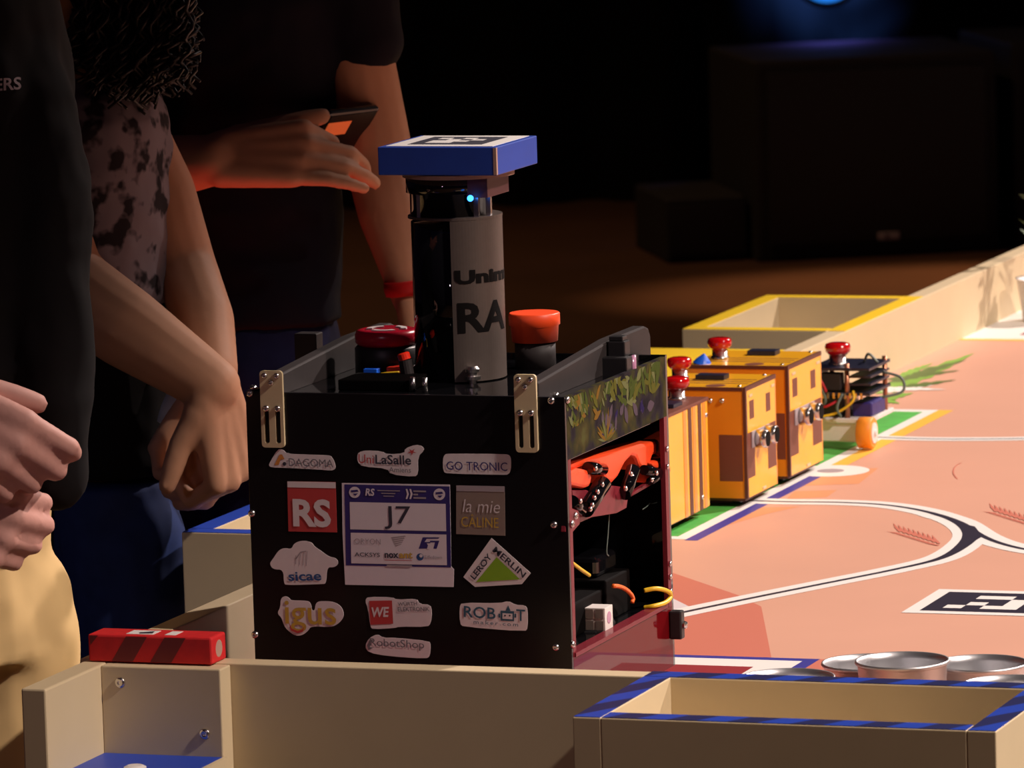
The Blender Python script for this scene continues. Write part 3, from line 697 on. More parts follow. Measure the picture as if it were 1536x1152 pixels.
ft('RobotShop', *C3([(880, 868)])[0], *C3([(1248, 888)])[0], 15, 'ink_grey', s11)
fpoly('loop_mark', C3([(862, 850), (880, 810), (905, 812), (885, 832), (880, 862), (905, 866), (870, 880)]), 'ink_grey', s11, 0.55)
s12 = sticker('white sticker with dark teal capitals and a small robot face', C4([(125, 560), (140, 528), (380, 533), (438, 517), (482, 543), (545, 546), (562, 570), (562, 690), (545, 714), (150, 683), (128, 662)]), it=1)
ft('ROB', *C4([(152, 622)])[0], *C4([(355, 636)])[0], 17, 'ink_teal', s12, 0.012); ft('T', *C4([(488, 645)])[0], *C4([(545, 648)])[0], 17, 'ink_teal', s12, 0.012)
fpoly('robot_head', C4([(388, 580), (474, 584), (474, 648), (388, 644)]), 'ink_teal', s12); fpoly('robot_face', C4([(400, 596), (464, 600), (464, 636), (400, 632)]), 'sticker', s12, 0.6)
fpoly('robot_antenna', C4([(420, 580), (436, 545), (452, 582)]), 'ink_teal', s12)
for a in (416, 446): fpoly('robot_eye', C4(ringpoly(a, 612, 6, 8)), 'ink_dark', s12, 0.7)
for a in (380, 482): fpoly('robot_ear', C4([(a-6, 600), (a+6, 600), (a+6, 625), (a-6, 625)]), 'ink_teal', s12)
ft('maker.com', *C4([(215, 664)])[0], *C4([(500, 682)])[0], 5.5, 'ink_teal', s12, 0.0, spacing=1.35)

# --- mast, lidar and beacon
mx, my, mr = 208, 250, 38.5
mast = lathe('mast_tube', (mx, my, RZ1-5), (0, 0, 1), [(mr-2, 0), (mr-2, 130)], 'black_acrylic', R, 48, True)
th0 = math.atan2(CY-my, CX-mx)
v = []; f = []; na = 40
a0, a1 = th0-0.12, th0+2.6
for i in range(na+1):
    a = a0+(a1-a0)*i/na
    for rr_, z in ((mr, RZ1-4), (mr, 396), (mr-1.8, 396), (mr-1.8, RZ1-4)): v.append((mx+rr_*math.cos(a), my+rr_*math.sin(a), z))
for i in range(na):
    for k in range(4): f.append((4*i+k, 4*i+4+k, 4*i+4+(k+1) % 4, 4*i+(k+1) % 4))
f += [(0, 1, 2, 3), (4*na+3, 4*na+2, 4*na+1, 4*na)]
shell = obj('mast_shell', v, f, 'mast_shell', R, smooth=False)
def wrap(th_s, arc, z0, h):
    return lambda u_, v_: np.array([mx+(mr+0.35)*math.cos(th_s+arc*u_), my+(mr+0.35)*math.sin(th_s+arc*u_), z0+h*v_])
text('lettering', 'Unima', None or (0, 0, 0), (1, 0, 0), (0, 0, 1), 'mast_ink', shell, 0.05, warp=wrap(th0-0.06, 1.75, 344, 11.5))
text('lettering', 'RA', (0, 0, 0), (1, 0, 0), (0, 0, 1), 'mast_ink', shell, 0.03, warp=wrap(th0-0.02, 1.32, 304, 25))
lathe('mast_cap', (mx, my, 396), (0, 0, 1), [(mr+0.3, 0), (mr+0.3, 2)], 'mast_shell', R, 48)
lid = lathe('lidar', (mx-4, my, 398), (0, 0, 1), [(33, 0), (33, 18), (36, 19), (36, 31)], 'black_acrylic', R, 40, True)
for a in (th0-1.0, th0+0.55, th0+0.95): box('lidar_post', mx+34*math.cos(a)-2, mx+34*math.cos(a)+2, my+34*math.sin(a)-2, my+34*math.sin(a)+2, 398, 420, 'steel', R)
q = U(705, 297.5, 1, my-34); ld = lathe('status_led', (q[0], q[1]+1, q[2]), (0.25, -1, 0), [(2.6, 0), (2.6, 1.5), (1.4, 2.8)], 'led_blue', R, 14)
box('beacon_motor', mx+20, mx+38, my-26, my+26, 414, 430, 'motor_red', R)
lathe('beacon_disc', (mx+4, my, 430), (0, 0, 1), [(46, 0), (46, 3.5)], 'wood_ply', R, 48)
bx = box('beacon_box', 161, 263, 200, 301, 434.5, 457.5, 'beacon_blue', R, 0.8)
bx['label'] = 'square blue beacon box'
box('beacon_tag_paper', 166, 258, 206, 296, 457.5, 457.9, 'mat_white', bx)
box('beacon_tag', 180, 244, 219, 283, 457.9, 458.1, 'ink_dark', bx)
cs2 = 64/6
for r_, row in enumerate(['1100', '1110', '0101', '1010']):
    for c, ch in enumerate(row):
        if ch == '1': box('tag_cell', 180+cs2*(1+c), 180+cs2*(2+c), 219+cs2*(1+r_), 219+cs2*(2+r_), 458.1, 458.25, 'mat_white', bx)
box('worn_corner', 260.5, 263.2, 199.8, 203, 435, 457, 'wood_ply', bx)

# --- things on the robot's top plate
TZ = RZ1-5
ex, ey = 138, 268
est = lathe('stop_button_body', (ex, ey, TZ), (0, 0, 1), [(27, 0), (27, 22), (25, 24)], 'black_plastic', R, 36, True)
cap = lathe('stop_button', (ex, ey, TZ+24), (0, 0, 1), [(24, 0), (26.5, 3), (26.8, 9), (25, 12.5), (21, 13.5), (19, 12.8)], 'estop_red', R, 36, True)
for k in range(3): prism('button_arrow', [(ex+12*math.cos(a), ey+12*math.sin(a), TZ+37) for a in np.linspace(k*2.1, k*2.1+1.3, 6)]+[(ex+17*math.cos(a), ey+17*math.sin(a), TZ+37) for a in np.linspace(k*2.1+1.3, k*2.1, 6)], (0, 0, 1), 'mat_white', cap)
ox, oy = 250, 318
lathe('orange_button_body', (ox, oy, TZ), (0, 0, 1), [(17, 0), (17, 22)], 'dark_print', R, 32, True)
lathe('orange_button', (ox, oy, TZ+22), (0, 0, 1), [(19, 0), (20, 13), (21.3, 14), (21.3, 23), (20.3, 24)], 'orange_plastic', R, 40, True)
box('red_module', 150, 172, 232, 246, TZ, TZ+10, 'red_plastic', R, 0.8)
q = U(558, 551, 1, 225); cb = box('blue_connector', q[0]-6, q[0]+6, 220, 230, TZ+4, TZ+10, 'connector_blue', R, 0.6)
tube('yellow_wire', [(q[0]+4, 220, TZ+5), (q[0]+14, 218, TZ+7), (q[0]+26, 219, TZ+8)], 0.8, 'wire_yellow', R)
box('controller_case', 135, 196, 160, 205, TZ, TZ+9, 'interior_black', R, 1)
for x, y in ((200, 160), (211, 158)): cyl('terminal_post', (x, y, TZ), (x, y, TZ+12), 2.2, 'steel', R)
sw = lathe('toggle_switch', (180, 205, TZ), (-0.15, 0, 1), [(5.5, 0), (5.5, 20)], 'dark_print', R, 16); lathe('switch_tip', (177, 205, TZ+20), (-0.3, 0, 1), [(5, 0), (5.2, 5), (4, 6)], 'red_plastic', R, 16)
box('blue_knob', 176, 184, 196, 203, TZ, TZ+8, 'connector_blue', R, 1)
q = U(709, 575, 2, TZ); 
kn = lathe('chrome_valve', (q[0], q[1], TZ), (0, 0, 1), [(3, 0), (3, 3), (7, 3.5), (7, 6), (4, 6.5), (4, 9), (6, 9.5), (6, 12), (4, 14)], 'steel', R, 20)
box('rail_block', 325, 340, 283, 297, 262, 290, 'black_plastic', R, 1); box('rail_block', 326, 338, 284, 296, 290, 294, 'black_plastic', R, 0.8)
box('rail_block', 322, 345, 272, 300, 258, 278, 'black_plastic', R, 1)
cyl('vial', (343, 290, 258), (343, 290, 278), 4, 'vial', R)
q = U(463, 513, 1, 330); box('rear_sensor', q[0]-10, q[0]+10, 322, 338, TZ, q[2]+8, 'dark_print', R, 1)

# --- inside the side window
def SW(px, py, X): q = U(px, py, 0, X); return np.array([X, q[1], q[2]])
grip = prism('gripper_shield', [SW(x, y, 337) for x, y in [(846, 703), (852, 692), (985, 661), (992, 668), (990, 680), (980, 683), (975, 698), (966, 706), (960, 700), (955, 686), (948, 684), (938, 695), (928, 715), (919, 725), (910, 722), (904, 706), (898, 696), (880, 698), (860, 706)]], (-22, 0, 0), 'orange_plastic', R, 3)
prism('gripper_cup', [SW(x, y, 341) for x, y in [(854, 712), (868, 702), (884, 705), (889, 714), (886, 730), (878, 733), (855, 728)]], (-25, 0, 0), 'orange_plastic', R, 3)
prism('gripper_cup', [SW(x, y, 341) for x, y in [(977, 694), (990, 690), (1006, 696), (1008, 708), (1002, 717), (985, 725), (984, 706)]], (-25, 0, 0), 'orange_plastic', R, 3)
for a, c, r_ in (((882, 702), (904, 704), 6), ((878, 764), (904, 726), 8.5), ((858, 752), (872, 764), 6), ((936, 742), (950, 704), 7), ((966, 705), (990, 709), 5), ((975, 722), (992, 712), 4)):
    cyl('servo_arm', SW(*a, 341), SW(*c, 341), r_*0.85, 'black_acrylic', R, 20)
for a in ((905, 727), (898, 738), (893, 747), (890, 758), (887, 764), (948, 711), (940, 733), (986, 710), (895, 703), (872, 752), (979, 720)):
    q = SW(*a, 348); lathe('gripper_screw', (q[0]-2, q[1], q[2]), (1, 0, 0), [(2.2, 0), (2, 2), (1, 2.6)], 'steel', R, 10, True)
prism('gripper_frame', [SW(x, y, 338) for x, y in [(858, 735), (880, 735), (905, 745), (915, 728), (932, 730), (940, 748), (955, 735), (985, 716), (984, 724), (942, 748), (940, 762), (925, 770), (888, 776), (866, 786), (862, 770)]], (-4, 0, 0), 'clear_pink', R, 0.6)
prism('gripper_frame', [SW(x, y, 345) for x, y in [(850, 764), (858, 762), (868, 766), (870, 786), (858, 800), (848, 798)]], (-4, 0, 0), 'clear_pink', R, 0.6)
# power cube, cable loops, dark servo block on the base plate
box('servo_block', 290, 325, 262, 325, 60, 95, 'interior_black', R, 1.5); box('servo_block', 285, 322, 180, 262, 60, 88, 'interior_black', R, 1.5); box('servo_block', 290, 315, 270, 322, 95, 112, 'black_acrylic', R, 4)
cube = box('white_cube', 321, 339, 216, 236, 60, 80, 'white_plastic', R, 0.4); cube['label'] = 'small white block with square sockets'
for i in range(2):
    for k in range(2): box('socket', 322.5+i*8.6, 329+i*8.6, 215.6, 216, 62+k*9.5, 69.5+k*9.5, 'ink_tan', cube)
lathe('cube_spot', (339, 226, 71), (1, 0, 0), [(5, 0), (5, 0.3)], 'vial', cube, 18)
tube('yellow_cable', [SW(x, y, 345 if 970 < x < 990 else (349.5 if x > 980 else 336)) for x, y in [(966, 886), (985, 883), (1002, 887), (1006, 895), (998, 904), (982, 909), (966, 912)]], 2.0, 'wire_yellow', R)
tube('yellow_cable', [SW(x, y, 325) for x, y in [(850, 838), (868, 852), (884, 863)]], 1.6, 'wire_yellow', R)
tube('orange_cable', [SW(x, y, 334) for x, y in [(920, 879), (930, 880), (941, 886), (949, 896), (948, 904)]], 1.9, 'wire_orange', R)
tube('thin_wire', [SW(x, y, 330) for x, y in [(914, 770), (912, 800), (910, 828), (913, 834)]], 0.5, 'wire_grey', R)
tube('thin_wire', [SW(x, y, 330) for x, y in [(988, 724), (984, 742), (972, 758), (964, 764)]], 0.5, 'wire_grey', R)
ltch = box('side_latch', RX1, RX1+11, RY1-14, RY1-4, 30, 54, 'black_plastic', R, 1.5); lathe('latch_pin', (RX1+11, RY1-9, 42), (1, -0.3, 0), [(3.5, 0), (3, 3), (1, 4)], 'steel', R, 14)
for z in (70, 82, 93, 175, 190): lathe('stile_bolt', (RX1, RY1-8, z), (1, 0, 0), [(2.4, 0), (2.2, 1.6), (1, 2.2)], 'steel', R, 10, True)

# ------------------------------------------------------------------ small robots on the printed grass
def red_button(x, y, z, par, s=1.0):
    lathe('button_collar', (x, y, z), (0, 0, 1), [(10*s, 0), (10*s, 2), (8.5*s, 2.5), (8.5*s, 11*s)], 'steel', par, 24, True)
    lathe('push_button', (x, y, z+11*s), (0, 0, 1), [(10*s, 0), (13*s, 3*s), (13.6*s, 8*s), (12.5*s, 11*s), (9*s, 12.2*s), (0.5, 12.4*s)], 'button_red', par, 28, True)
def panel_pamini(label, x0, x1, y0, y1, z1, btn):
    dsp = (btn[0]+34, btn[1]+0) if y0 < 1300 else (btn[0]+36, btn[1]+34)
    t = thing('small_robot', ((x0+x1)/2, (y0+y1)/2, 1), label, 'robot', None); z0 = 9
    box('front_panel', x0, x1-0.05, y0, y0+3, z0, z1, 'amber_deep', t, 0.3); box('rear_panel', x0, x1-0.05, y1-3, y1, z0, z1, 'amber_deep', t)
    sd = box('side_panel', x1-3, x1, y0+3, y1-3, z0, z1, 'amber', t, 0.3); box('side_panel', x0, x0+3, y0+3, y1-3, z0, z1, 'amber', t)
    tp = box('top_plate', x0, x1, y0, y1, z1, z1+3, 'amber', t, 0.3); box('base_plate', x0+3, x1-3, y0+3, y1-3, z0-3, z0, 'brown_edge', t)
    box('edge_strip', x1-2.6, x1+0.6, y0-0.6, y0+3.4, z0, z1+3.2, 'brown_edge', t); box('edge_strip', x1-2.2, x1+0.5, y0+3, y1, z1-0.6, z1+3.4, 'brown_edge', t)
    box('edge_strip', x0, x1-3, y0-0.4, y0+1.6, z1-0.4, z1+3.2, 'brown_edge', t)
    for k in range(3): box('top_slot', x0+4, x1-6, y0+30+k*14, y0+33+k*14, z1+3, z1+3.15, 'brown_edge', tp)
    lathe('top_hole', ((x0+x1)/2+14, y0+14, z1+3), (0, 0, 1), [(10, 0), (10, 0.2)], 'brown_engrave', tp, 24)
    for xx, yy in ((x1-8, y0+8), (x1-8, y1-10), (x0+10, y0+8)): screw((xx, yy, z1+3), tp, 2.2, (0, 0, 1))
    L = y1-y0; H = z1-z0
    def patch(nm, a, b_, c, d): sheet(nm, [[(x1+0.15, y0+a*L, z0+c*H), (x1+0.15, y0+b_*L, z0+c*H), (x1+0.15, y0+b_*L, z0+d*H), (x1+0.15, y0+a*L, z0+d*H)]], 'brown_engrave', sd)
    patch('dark_square', 0.04, 0.27, 0.18, 0.60); patch('dark_square', 0.70, 0.97, 0.18, 0.60)
    for a in (0.13, 0.67): box('eye_slot', x1-1, x1+0.2, y0+a*L, y0+(a+0.14)*L, z0+0.72*H, z0+0.89*H, 'brown_engrave', sd)
    sheet('dark_square', [[(x1-28, y0-0.15, z0+0.16*H), (x1-4, y0-0.15, z0+0.16*H), (x1-4, y0-0.15, z0+0.59*H), (x1-28, y0-0.15, z0+0.59*H)]], 'brown_engrave', t)
    box('sensor_plate', x1, x1+1.5, y0+0.16*L, y0+0.74*L, z0+0.45*H, z0+0.60*H, 'ink_pale', t, 0.4)
    for a in (0.30, 0.60):
        e_ = lathe('sensor_eye', (x1+1.5, y0+a*L, z0+0.52*H), (1, 0, 0), [(9, 0), (9, 11), (8.2, 11.6)], 'steel', t, 24, True); lathe('sensor_mesh', (x1+13.3, y0+a*L, z0+0.52*H), (1, 0, 0), [(7.6, 0), (7.6, 0.3)], 'mast_ink', e_, 20)
    for a, c in ((0.12, 0.95), (0.85, 0.95), (0.5, 0.04)): box('joint_tab', x1-1, x1+0.6, y0+a*L, y0+(a+0.1)*L, z0+c*H-2.5, z0+c*H, 'bracket', t)
    for xx in (x1-36, x1-24): screw((xx, y0, z1-10), t, 2.8)
    for yy in (y0+22, y1-22): lathe('wheel', (x0+10, yy, 16), (1, 0, 0), [(14, 0), (14.8, 1.5), (14.8, 8), (14, 9.5)], 'black_plastic', t, 24); lathe('wheel', (x1-22, yy, 16), (1, 0, 0), [(14, 0), (14.8, 1.5), (14.8, 8), (14, 9.5)], 'black_plastic', t, 24)
    if btn: red_button(btn[0], btn[1], z1+3, t, 0.92)
    box('display', dsp[0]-15, dsp[0]+15, dsp[1]-9, dsp[1]+9, z1+3, z1+8, 'pcb', t, 0.6)
    return t
panel_pamini('yellow acrylic small robot with twin silver sensor eyes, next to the striped one', 42, 139, 1250, 1352, 116, (52, 1312))
t3 = panel_pamini('yellow acrylic small robot with twin silver sensor eyes, next to the bare-frame one', 32, 138, 1398, 1516, 118, (50, 1452))
lathe('blue_tip', (44, 1412, 121), (0.2, 0, 1), [(10, 0), (7, 4), (1, 10)], 'connector_blue', t3, 16)
# striped amber robot
t = thing('small_robot', (80, 1120, 1), 'amber small robot with vertical dark stripes beside the big black robot', 'robot')
sd = box('side_panel', 114, 117, 1062, 1196, 10, 114, 'amber', t, 0.3); box('side_panel', 30, 33, 1062, 1196, 10, 114, 'amber', t)
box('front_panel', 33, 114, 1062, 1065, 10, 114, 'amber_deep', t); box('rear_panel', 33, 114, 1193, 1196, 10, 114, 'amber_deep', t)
tp = box('top_plate', 30, 118, 1060, 1198, 114, 117, 'brown_engrave', t, 0.4); box('base_plate', 33, 114, 1065, 1193, 8, 11, 'brown_edge', t)
for a in (1118, 1148, 1180): box('stripe', 116.8, 117.4, a, a+9, 10, 114, 'amber_deep', sd)
for a in (1134, 1165): box('stripe', 116.8, 117.4, a, a+10, 10, 114, 'brown_edge', sd)
for p in ((116.9, 1190, 100), (116.9, 1172, 22)): screw(p, sd, 2.4, (1, 0, 0))
for yy in (1085, 1165): lathe('wheel', (95, yy, 16), (1, 0, 0), [(14, 0), (14.8, 1.5), (14.8, 8), (14, 9.5)], 'black_plastic', t, 24); lathe('wheel', (38, yy, 16), (1, 0, 0), [(14, 0), (14.8, 1.5), (14.8, 8), (14, 9.5)], 'black_plastic', t, 24)
red_button(92, 1178, 117, t, 0.95)
box('display', 84, 110, 1112, 1140, 117, 121, 'pcb', t, 0.6)
# open-frame robot with orange wheels
t = thing('small_robot', (105, 1690, 1), 'bare-frame small robot with stacked dark boards, copper posts and orange wheel', 'robot')
box('chassis_plate', 45, 150, 1648, 1740, 28, 33, 'white_plastic', t, 0.8); box('motor_block', 90, 138, 1650, 1668, 8, 28, 'white_plastic', t, 1.5); box('motor_block', 60, 92, 1652, 1670, 8, 26, 'dark_print', t, 1.5)
for yy in (1652,):
    wh = lathe('wheel', (137, yy, 18), (1, 0, 0), [(15, 0), (16.5, 1), (16.5, 15), (15, 16)], 'orange_tyre', t, 32, True); lathe('hub', (153, yy, 18), (1, 0, 0), [(11, 0), (11, 1), (4, 1.2), (3, 3)], 'white_plastic', wh, 24)
lathe('ball_caster', (96, 1725, 1.5), (0, 0, 1), [(4, 0), (9, 5), (10, 12), (10, 27)], 'white_plastic', t, 20, True)
lathe('wheel', (42, 1652, 18), (1, 0, 0), [(15, 0), (16.5, 1), (16.5, 15), (15, 16)], 'orange_tyre', t, 32, True)
for xx, yy in ((124, 1655), (146, 1722), (88, 1655), (88, 1722)):
    cyl('frame_post', (xx, yy, 33), (xx, yy, 90), 2.6, 'copper', t, 10)
for z in (57, 83): box('board', 84, 150, 1650, 1730, z, z+3, 'pcb', t, 0.4)
box('board', 126, 150, 1655, 1726, 75, 77, 'pcb', t); box('board', 126, 150, 1655, 1726, 67, 69, 'pcb', t)
box('battery', 80, 118, 1660, 1720, 34, 56, 'black_plastic', t, 3); box('motor_driver', 126, 148, 1664, 1716, 33, 48, 'ink_navy', t, 2)
box('terminal_block', 96, 118, 1652, 1666, 62, 80, 'dark_print', t, 1); box('terminal_block', 70, 94, 1660, 1690, 60, 82, 'black_plastic', t, 1)
for k in range(8): box('pin_header', 98+k*6, 100.5+k*6, 1648, 1650, 54, 60, 'steel', t)
red_button(108, 1678, 86, t, 1.0)
for P, mm in (([(90, 1646, 74), (100, 1640, 66), (104, 1642, 52), (94, 1646, 42)], 'wire_grey'), ([(84, 1646, 78), (98, 1640, 76), (106, 1640, 62)], 'wire_red'), ([(80, 1646, 40), (96, 1640, 36), (116, 1642, 40), (133, 1644, 52), (132, 1650, 62)], 'wire_yellow'),
              ([(94, 1644, 44), (106, 1640, 47), (116, 1646, 52)], 'wire_red'), ([(150, 1700, 76), (170, 1700, 70), (172, 1698, 56), (152, 1690, 50)], 'wire_grey'), ([(130, 1700, 86), (138, 1690, 96), (148, 1690, 87)], 'wire_grey'), ([(122, 1644, 60), (117, 1640, 46), (120, 1644, 35)], 'wire_grey')):
    tube('wire', P, 1.5, mm, t, 6, 6)

# ------------------------------------------------------------------ speaker cabinets and blue lamp at the back of the stage
def slab(name, c, ux, w, d, z0, z1, m, par=None, bevel=0, yoff=0.0):
    ux = np.array([ux[0], ux[1], 0.0]); ux /= np.linalg.norm(ux); uy = np.array([-ux[1], ux[0], 0.0]); c = np.array([c[0], c[1], 0.0])
    P = [c+ux*(-w/2)+uy*yoff, c+ux*(w/2)+uy*yoff, c+ux*(w/2)+uy*(yoff+d), c+ux*(-w/2)+uy*(yoff+d)]
    return prism(name, [p+np.array([0, 0, z0]) for p in P], (0, 0, z1-z0), m, par, bevel)
A_ = U(1137, 394, 2, FLOOR); B_ = U(1500, 376, 2, FLOOR); mid = (A_+B_)/2; ux = B_-A_; wd = np.linalg.norm(ux[:2])
t = thing('speaker_cabinet', (mid[0], mid[1], FLOOR), 'big black speaker cabinet with pale badge on its grille', 'speaker')
slab('cabinet_body', mid, ux, wd, 560, FLOOR, FLOOR+508, 'cabinet', t, 8)
slab('grille', mid, ux, wd-60, 12, FLOOR+40, FLOOR+478, 'grille', t, 4, -12)
q = U(1314, 356, 1, mid[1]-30); bc = mid+ux/np.linalg.norm(ux)*(22)
slab('badge', bc, ux, 56, 4, q[2]-9, q[2]+10, 'badge', t, 3, -16); slab('badge_mark', bc+ux/np.linalg.norm(ux)*(-4), ux, 10, 1, q[2]-4, q[2]+5, 'ink_dark', t, 0, -17)
A2 = U(972, 400, 2, FLOOR); t = thing('speaker_cabinet', ((A2+A_)[0]/2, (A2+A_)[1]/2+60, FLOOR), 'plain black cabinet standing close beside the badged speaker cabinet', 'speaker')
m2 = (A2+A_)/2+np.array([-6, 60, 0]); slab('cabinet_body', m2, ux, np.linalg.norm((A_-A2)[:2])-70, 420, FLOOR, FLOOR+165, 'cabinet', t, 8); slab('grille', m2, ux, 200, 8, FLOOR+20, FLOOR+145, 'grille', t, 2, -8)
B3 = U(1512, 372, 2, FLOOR); m3 = B3+ux/np.linalg.norm(ux)*320+np.array([0, 0, 0])
t = thing('speaker_cabinet', (m3[0], m3[1], FLOOR), 'black speaker cabinet at the border end of the back row', 'speaker')
slab('cabinet_body', m3, ux, 600, 560, FLOOR, FLOOR+520, 'cabinet', t, 8); slab('grille', m3, ux, 540, 12, FLOOR+40, FLOOR+488, 'grille', t, 4, -12)
def gaze(px, py, dist):
    v_ = _d+_r*(px-768)/F+_u*(576-py)/F; return _C+v_*dist
LQ = gaze(1240, -44, 16250)
t = thing('stage_lamp', (LQ[0], LQ[1], FLOOR), 'blue glowing stage lamp hanging over the badged speaker cabinet', 'lamp')
tw = np.array([CX-LQ[0], CY-LQ[1], -300.0]); tw /= np.linalg.norm(tw)
lathe('lamp_housing', LQ-tw*160, tw, [(60, 0), (85, 30), (100, 150), (100, 165), (90, 165), (86, 150)], 'cabinet', t, 32, True)
lathe('lamp_lens', LQ-tw*8, tw, [(86, 0), (70, 6), (30, 11), (1, 13)], 'lens_blue', t, 32, True)
lt = LQ-tw*80; sd_ = np.array([VY, -VX, 0])
tube('boom_arm', [lt+np.array([0, 0, 90]), lt+np.array([0, 0, 200]), lt+sd_*900+np.array([0, 0, 200]), lt+sd_*900+np.array([0, 0, FLOOR-LQ[2]])], 16, 'cabinet', t, curve=False)
t.location = Vector(lt+sd_*900)*S; t.location.z = FLOOR*S
for ch in t.children: ch.location -= (t.location-Vector(ORG[t.name]*S))
ORG[t.name] = np.array(t.location)/S
for k in range(3): tube('stand_leg', [lt+sd_*900+np.array([0, 0, FLOOR+260-lt[2]]), lt+sd_*900+np.array([200*math.cos(k*2.1+0.4), 200*math.sin(k*2.1+0.4), FLOOR+9-lt[2]])], 9, 'cabinet', t, curve=False)
spot('added_curtain_glow', LQ+tw*400+np.array([0, 0, 500]), LQ-tw*700+np.array([0, 0, -60]), 700, (0.10, 0.30, 1.0), 24, 1.0, 0.05)  # added spot that puts the lamp's halo onto the curtain
spot('stage_lamp_spill', LQ+tw*60, LQ+tw*560+np.array([0, 0, -560]), 5, (0.22, 0.16, 1.0), 70, 1.0, 0.08)

# ------------------------------------------------------------------ people
def P(px, py, Y): return U(px, py, 1, Y)
RT = np.array(_r0); UPV = np.array([0, 0, 1.0]); TO = -np.array([VX, VY, 0.0])       # screen right, up, towards the camera
def vec(a, b_, c): q = RT*a+UPV*b_+TO*c; return q/np.linalg.norm(q)
def hand(B, W, D, N, thumb, size=1.0, curl=((25, 35, 25),)*4, spread=6, thumb_dir=None, tl=1.0, wr=24, nails=None):
    """W wrist, D direction of the fingers, N outward normal of the back of the hand, thumb: +1/-1 side along cross(D,N)"""
    D = D/np.linalg.norm(D); N = N-D*(N@D); N = N/np.linalg.norm(N); Sd = np.cross(D, N)*thumb
    offs = (28, 10, -8, -25); lens = (88, 91, 86, 78); fl = ((44, 26, 20), (48, 29, 21), (44, 27, 20), (35, 21, 18)); fr = (9.2, 9.4, 9.0, 8.0)
    tips = []
    for i in range(4):
        k = W+D*lens[i]*size+Sd*offs[i]*size
        B.put(capsgeo(W+Sd*offs[i]*0.55*size+D*4, wr*0.62*size, k, 11.5*size))
        if i < 3:
            k2 = W+D*lens[i+1]*0.93*size+Sd*offs[i+1]*size; B.put(capsgeo(k-D*9*size, 10.5*size, k2, 10.5*size)); B.put(capsgeo(W+D*45*size+Sd*offs[i]*0.8*size, 13*size, W+D*45*size+Sd*offs[i+1]*0.8*size, 13*size))
        a = math.radians(spread*(1.2-i*0.8)); d = D*math.cos(a)+Sd*math.sin(a); n_ = N.copy(); p = k; r0 = fr[i]*size
        for j in range(3):
            c = math.radians(curl[min(i, len(curl)-1)][j]); d2 = d*math.cos(c)-n_*math.sin(c); n_ = n_*math.cos(c)+d*math.sin(c); d = d2
            q = p+d*fl[i][j]*size; r1 = r0*0.92; B.put(capsgeo(p, r0*(1.06 if j else 1.12), q, r1)); p = q; r0 = r1
        tips.append((p, d, n_, r0))
    tb = W+D*22*size+Sd*24*size-N*6*size
    td = thumb_dir if thumb_dir is not None else D*0.75+Sd*0.6-N*0.25
    td = td/np.linalg.norm(td); t1 = tb+td*38*size*tl; td2 = td*0.9+D*0.45; td2 /= np.linalg.norm(td2); t2 = t1+td2*30*size*tl; t3 = t2+td2*22*size*tl
    B.put(capsgeo(W+Sd*8, 18*size, tb, 17*size)); B.chain([tb, t1, t2, t3], [16*size, 12*size, 11*size, 9*size]); B.put(capsgeo(W+D*50*size+Sd*22*size, 12*size, tb, 15*size))
    tips.append((t3, td2, N, 9*size)); return tips
def head(B, c, face, h=118):
    f_ = face/np.linalg.norm(face); s_ = np.cross(UPV, f_)
    B.put(ellgeo(c+UPV*12, [f_*95, s_*76, UPV*h*0.86])); B.put(ellgeo(c-UPV*52+f_*18, [f_*62, s_*55, UPV*62]))
    B.put(capsgeo(c+f_*86-UPV*6, 9, c+f_*104-UPV*28, 13)); B.put(capsgeo(c+f_*76-UPV*62-s_*20, 8, c+f_*76-UPV*62+s_*20, 8))
    for k in (-1, 1): B.put(ellgeo(c+s_*k*78-UPV*8, [f_*18, s_*k*8, UPV*30])); B.put(capsgeo(c+f_*78+UPV*20+s_*k*18, 9, c+f_*72+UPV*20+s_*k*46, 9))
def eyes(root, c, face):
    f_ = face/np.linalg.norm(face); s_ = np.cross(UPV, f_)
    for k in (-1, 1): lathe('eye', c+f_*84+s_*k*32+UPV*4, f_, [(9, 0), (8, 3), (3, 5)], 'ink_dark', root, 12, True)
def legs(B, hipc, hw, side, R_, foot_y=0):
    for k in (-1, 1):
        h = hipc+side*hw*k; kn = np.array([h[0], h[1], FLOOR+480])+side*k*8; an = np.array([h[0], h[1], FLOOR+70])+side*k*14
        B.chain([h, kn, an], R_)

# --- person in black jacket and khaki trousers
A = thing('person', (-170, 190, FLOOR), 'person in black jacket and khaki trousers with clasped hands', 'person')
cA = np.array([-185.0, 185.0, 0])
body = Blob()
hd = np.array([-214.0, 175.0, 905]); fa = vec(0.75, -0.1, 0.6)
head(body, hd, fa); body.put(capsgeo(hd-UPV*60, 50, np.array([-214, 185, 690]), 50)); body.put(capsgeo((-214, 188, 640), 55, (-208, 190, 250), 60))
sh = P(-8, 10, 170); el = P(62, 300, 150); wrL = P(-100, 740, 50)
body.chain([sh, P(40, 300, 160), P(40, 560, 140), wrL], [30, 26, 22, 24])
wA = P(-128, 568, -5); shR = P(-150, 0, 120); elR = P(-260, 380, 20)
body.chain([shR, elR, wA], [42, 36, 27])
legs(body, np.array([-226, 195, 90.0]), 38, RT, [42, 36, 30])
hand(body, wA, vec(0.86, -0.50, 0.20), vec(-0.10, 0.35, 1.0), -1, 1.0, ((38, 52, 34), (50, 55, 34), (56, 55, 34), (56, 52, 34)), 3, thumb_dir=vec(0.9, -0.2, -0.5), tl=0.8, wr=29)
hand(body, P(-132, 736, 30), vec(0.96, -0.16, 0.20), vec(0.05, 0.2, 1.0), -1, 0.95, ((72, 70, 45),)*4, 2, thumb_dir=vec(0.8, 0.3, -0.4), tl=0.8)
